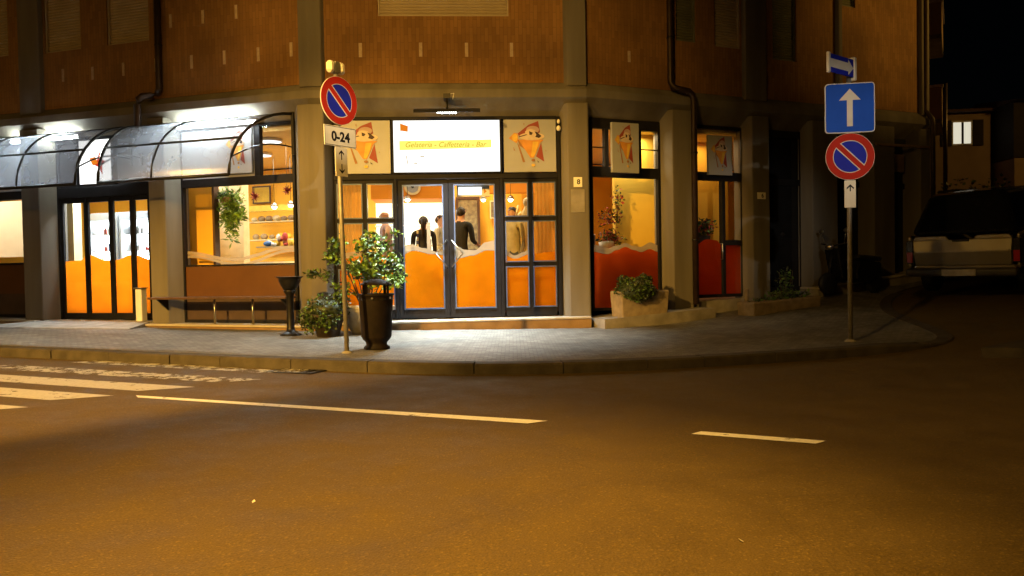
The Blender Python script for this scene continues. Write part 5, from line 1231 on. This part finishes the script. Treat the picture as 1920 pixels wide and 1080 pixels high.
for s in (-1, 1):
    for yy in (.95, 3.85):
        b = MB(Matrix.Translation((s * .76, yy, .34)) @ Matrix.Rotation(PI / 2, 4, 'Y')); b.lathe([(.20, -.10), (.32, -.10), (.34, -.07), (.34, .07), (.32, .10), (.20, .10)], 24); w = b.build('wheel', M['rubber'], t)
        b = MB(Matrix.Translation((s * .76, yy, .34)) @ Matrix.Rotation(PI / 2, 4, 'Y')); b.lathe([(.0, -.07), (.2, -.085), (.2, .085), (0, .07)], 16); b.build('rim', M['galv'], w)
    b = MB(); b.box(s * .98 - .1, s * .98 + .1, 3.15, 3.25, 1.1, 1.28); b.build('wing_mirror', M['car_dark'], t, bevel=.02)

# scooter by the dark pillars
p = wFR(5.55, -.55, 0); t = thing('scooter', 'dark scooter parked against the side facade behind the right sign pole', 'scooter', (p.x, p.y, zt(p.x, p.y) + .12), AR)
for xx in (-.6, .62):
    b = MB(Matrix.Translation((xx, 0, .22)) @ Matrix.Rotation(PI / 2, 4, 'X')); b.lathe([(.10, -.045), (.2, -.045), (.22, 0), (.2, .045), (.1, .045)], 20); w = b.build('wheel', M['rubber'], t)
    b = MB(Matrix.Translation((xx, 0, .22)) @ Matrix.Rotation(PI / 2, 4, 'X')); b.lathe([(0, -.03), (.1, -.03), (.1, .03), (0, .03)], 14); b.build('rim', M['steel'], w)
b = MB(); b.prism_y([(.75, .35), (.7, .62), (.1, .68), (.02, .45), (.05, .25), (.4, .22)], -.13, .13); b.prism_y([(-.1, .22), (.1, .22), (.1, .30), (-.35, .32)], -.14, .14); b.build('body', M['car_dark'], t, bevel=.03)
b = MB(); b.prism_y([(-.38, .3), (-.28, .3), (-.42, .92), (-.52, .88)], -.17, .17); b.build('leg_shield', M['car_dark'], t, bevel=.02)
b = MB(); b.prism_y([(.05, .69), (.72, .64), (.75, .73), (.1, .78)], -.12, .12); b.build('seat', M['rubber'], t, bevel=.03)
b = MB(); b.tube([(-.6, 0, .22), (-.46, 0, .95)], .022, 8); b.tube([(-.42, -.32, 1.0), (-.47, 0, .95), (-.42, .32, 1.0)], .014, 8); b.build('handlebar', M['black'], t)
b = MB(); b.sphere((-.55, 0, .93), (.07, .09, .07)); b.build('headlight', M['steel'], t)
for s in (-1, 1):
    b = MB(); b.tube([(-.42, s * .24, 1.0), (-.44, s * .3, 1.2)], .006, 6); mr = b.build('mirror_stalk', M['steel'], t)
    b = MB(); b.M = Matrix.Translation((-.44, s * .31, 1.24)); b.sphere((0, 0, 0), (.02, .065, .045)); b.build('mirror', M['steel'], mr)

# ------------------------------------------------------------------ what stands beyond
hb = thing('house', 'pale house with one lit shuttered window far up the side street', 'house', (17.6, 30.2, 0), math.radians(-6))
b = MB(); b.box(-6, 1.05, 0, 6, .5, 6.85); b.build('wall', M['stucco'], hb)
b = MB(); b.prism_x([(-.4, 6.85), (3.0, 7.0), (6.4, 6.85), (6.4, 6.95), (3, 7.1), (-.4, 6.95)], -6.4, 1.2); b.build('roof', M['roof'], hb)
b = MB(); b.ring_y((-.40, .36, 5.62, 6.55), (-.35, .31, 5.67, 6.50), -.06, -.002); wf = b.build('window', M['white'], hb)
b = MB(); b.box(-.35, -.035, -.03, -.01, 5.67, 6.5); b.build('pane', M['win_lit'], wf); b = MB(); b.box(.045, .31, -.03, -.01, 5.67, 6.5); b.build('pane', M['win_lit'], wf)
b = MB(); b.box(-.034, .044, -.05, -.005, 5.67, 6.5); b.build('mullion', M['dark_timber'], wf)
for x0, x1 in ((-.80, -.42), (.38, .76)):
    b = MB(); b.box(x0, x1, -.07, -.02, 5.58, 6.58); sh = b.build('shutter', M['dark_timber'], hb)
nb = thing('house', 'dark neighbouring house with a dark timber upper floor at the right edge', 'house', (19.5, 28.6, 0), math.radians(-6))
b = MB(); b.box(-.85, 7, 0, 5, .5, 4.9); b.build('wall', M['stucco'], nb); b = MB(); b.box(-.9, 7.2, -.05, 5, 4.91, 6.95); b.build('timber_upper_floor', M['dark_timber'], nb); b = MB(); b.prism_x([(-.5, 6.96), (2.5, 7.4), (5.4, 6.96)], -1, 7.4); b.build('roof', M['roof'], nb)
hg = thing('hedge', 'dark clipped hedge behind the pickup in front of the far house', 'hedge', (12.6, 18.6, zt(12.6, 18.6)), math.radians(12))
foliage('leaves', [M['leaf_dark'], M['leaf'], M['leaf_dark']], hg, [((x, 0, .9 + .1 * math.sin(x * 5)), (.62, .4, .95), 1, 1) for x in (-2.2, -1.6, -1.0, -.4, .2, .8, 1.4, 2.0, 2.6, 3.2, 3.8)], 5200, (.05, .12), .4, .35)
b = MB(); b.box(-2.5, 4.2, -.25, .25, 0, 1.6); b.build('branches', M['leaf_dark'], hg)
ap = thing('apartment_block', 'apartment block with rounded balconies just past the corner building', 'building', (11.40, 22.0, 0), math.radians(60))
b = MB(); b.box(0, 8, .35, 6, 0, 10); b.build('wall', M['stucco'], ap)
for z in (5.1, 7.45):
    b = MB(); b.box(.0, 2.4, -.75, .34, z - .12, z); bl_ = b.build('balcony', M['concrete'], ap)
    b = MB(); b.box(.0, 2.4, -.75, -.65, z + .001, z + .88); b.box(.0, .09, -.649, .34, z + .001, z + .88); b.build('parapet', M['stucco'], bl_)
    b = MB(); b.box(-.03, 2.43, -.79, -.62, z + .881, z + .95); b.box(-.03, .12, -.619, .34, z + .881, z + .95); b.build('coping', M['marble'], bl_)
b = MB(); b.tube([(.2, -.82, 3.0), (.2, -.82, 6.1)], .06, 10); b.build('drainpipe', M['pipe'], ap)
b = MB(); b.sphere((.5, -.45, 7.1), (.45, .35, .2), 16, 8); b.build('globe_lamp', M['plate'], ap) if False else None

# opposite side of the road, behind the viewer: plain house whose corner shades the road
ob = thing('house', 'plain rendered house across the road behind the viewer', 'house', (-8.80, -1.0, 0), 0)
b = MB(); b.box(0, 26, -9, 0, -.3, 9.5); b.build('wall', M['stucco'], ob)
b = MB(); b.prism_x([(-9.5, 9.51), (.5, 9.51), (-4.5, 11.2)], -.5, 26.5); b.build('roof', M['roof'], ob)
for k in range(7):
    for z in (1.2, 4.4, 7.2):
        b = MB(); b.box(2 + k * 3.4, 3.1 + k * 3.4, .002, .05, z, z + 1.5); b.build('shutter', M['shutter_dark'], ob)

# street lamps, the two added floods among them
LBL = ['sodium street lamp hung over the near lane of the road', 'added sodium floodlight behind the viewer that shapes the pool of light on the road', 'added sodium floodlight high behind the viewer that brightens the cafe corner',
       'sodium street lamp in the alley behind the viewer', 'sodium street lamp down the main road to the left', 'sodium street lamp up the side street to the right', 'sodium street lamp further up the side street by the houses', 'sodium street lamp facing the balconies of the apartment block']
for k, ((x, y, z), aim, watts, cone, blend) in enumerate(LAMPS):
    t = thing('street_lamp', LBL[k], 'street lamp', (x, y, 0), math.atan2(aim[1] - y, aim[0] - x) - PI / 2 if k > 2 else 0, 'sodium street lamps')
    if k < 3:
        b = MB(); b.tube([(0, -1.0 - y - .1, z + .55), (0, -.2, z + .30)], .03, 8); b.build('arm', M['black'], t)
    else:
        b = MB(); b.tube([(0, -1.2, zt(x, y) - .2), (0, -1.2, z + .1), (0, -.9, z + .35), (0, -.2, z + .3)], .06, 10); b.build('pole', M['galv'], t)
    b = MB(); b.box(-.16, .16, -.4, .3, z + .16, z + .30); b.build('housing', M['galv'], t, bevel=.04)
    b = MB(); b.box(-.12, .12, -.25, .25, z + .12, z + .158); b.build('diffuser', M['street_head'], t)
    lamp_spot('street_lamp_light', (x, y, z), aim, watts, SODIUM, cone, blend, .12)

# white fill lamp added across the road to brighten the right hand signs
t = thing('sign_fill_lamp', 'added white fill lamp behind the viewer, turned on the right hand signs', 'lamp', (3.6, -.62, 4.6), 0)
b = MB(); b.box(-.1, .1, -.2, .1, .06, .16); b.build('housing', M['galv'], t)
b = MB(); b.box(-.07, .07, -.1, .09, .03, .058); b.build('diffuser', M['lit_white'], t)
lamp_spot('sign_fill_light', (3.6, -.5, 4.6), (4.45, 10.2, 2.75), 1500, (1, .90, .74), 13.5, 1.0, .05)
t = thing('sign_fill_lamp', 'small added fill lamp behind the viewer, turned on the pole with the 0-24 plate', 'lamp', (2.2, -.62, 4.2), 0)  # second fill lamp, added to brighten the sign with the hours plate
b = MB(); b.box(-.1, .1, -.2, .1, .06, .16); b.build('housing', M['galv'], t)
b = MB(); b.box(-.07, .07, -.1, .09, .03, .058); b.build('diffuser', M['lit_white'], t)
lamp_spot('sign_fill_light', (2.2, -.5, 4.2), (-2.08, 9.7, 3.05), 3300, (1, .80, .50), 6.4, 1.0, .05)
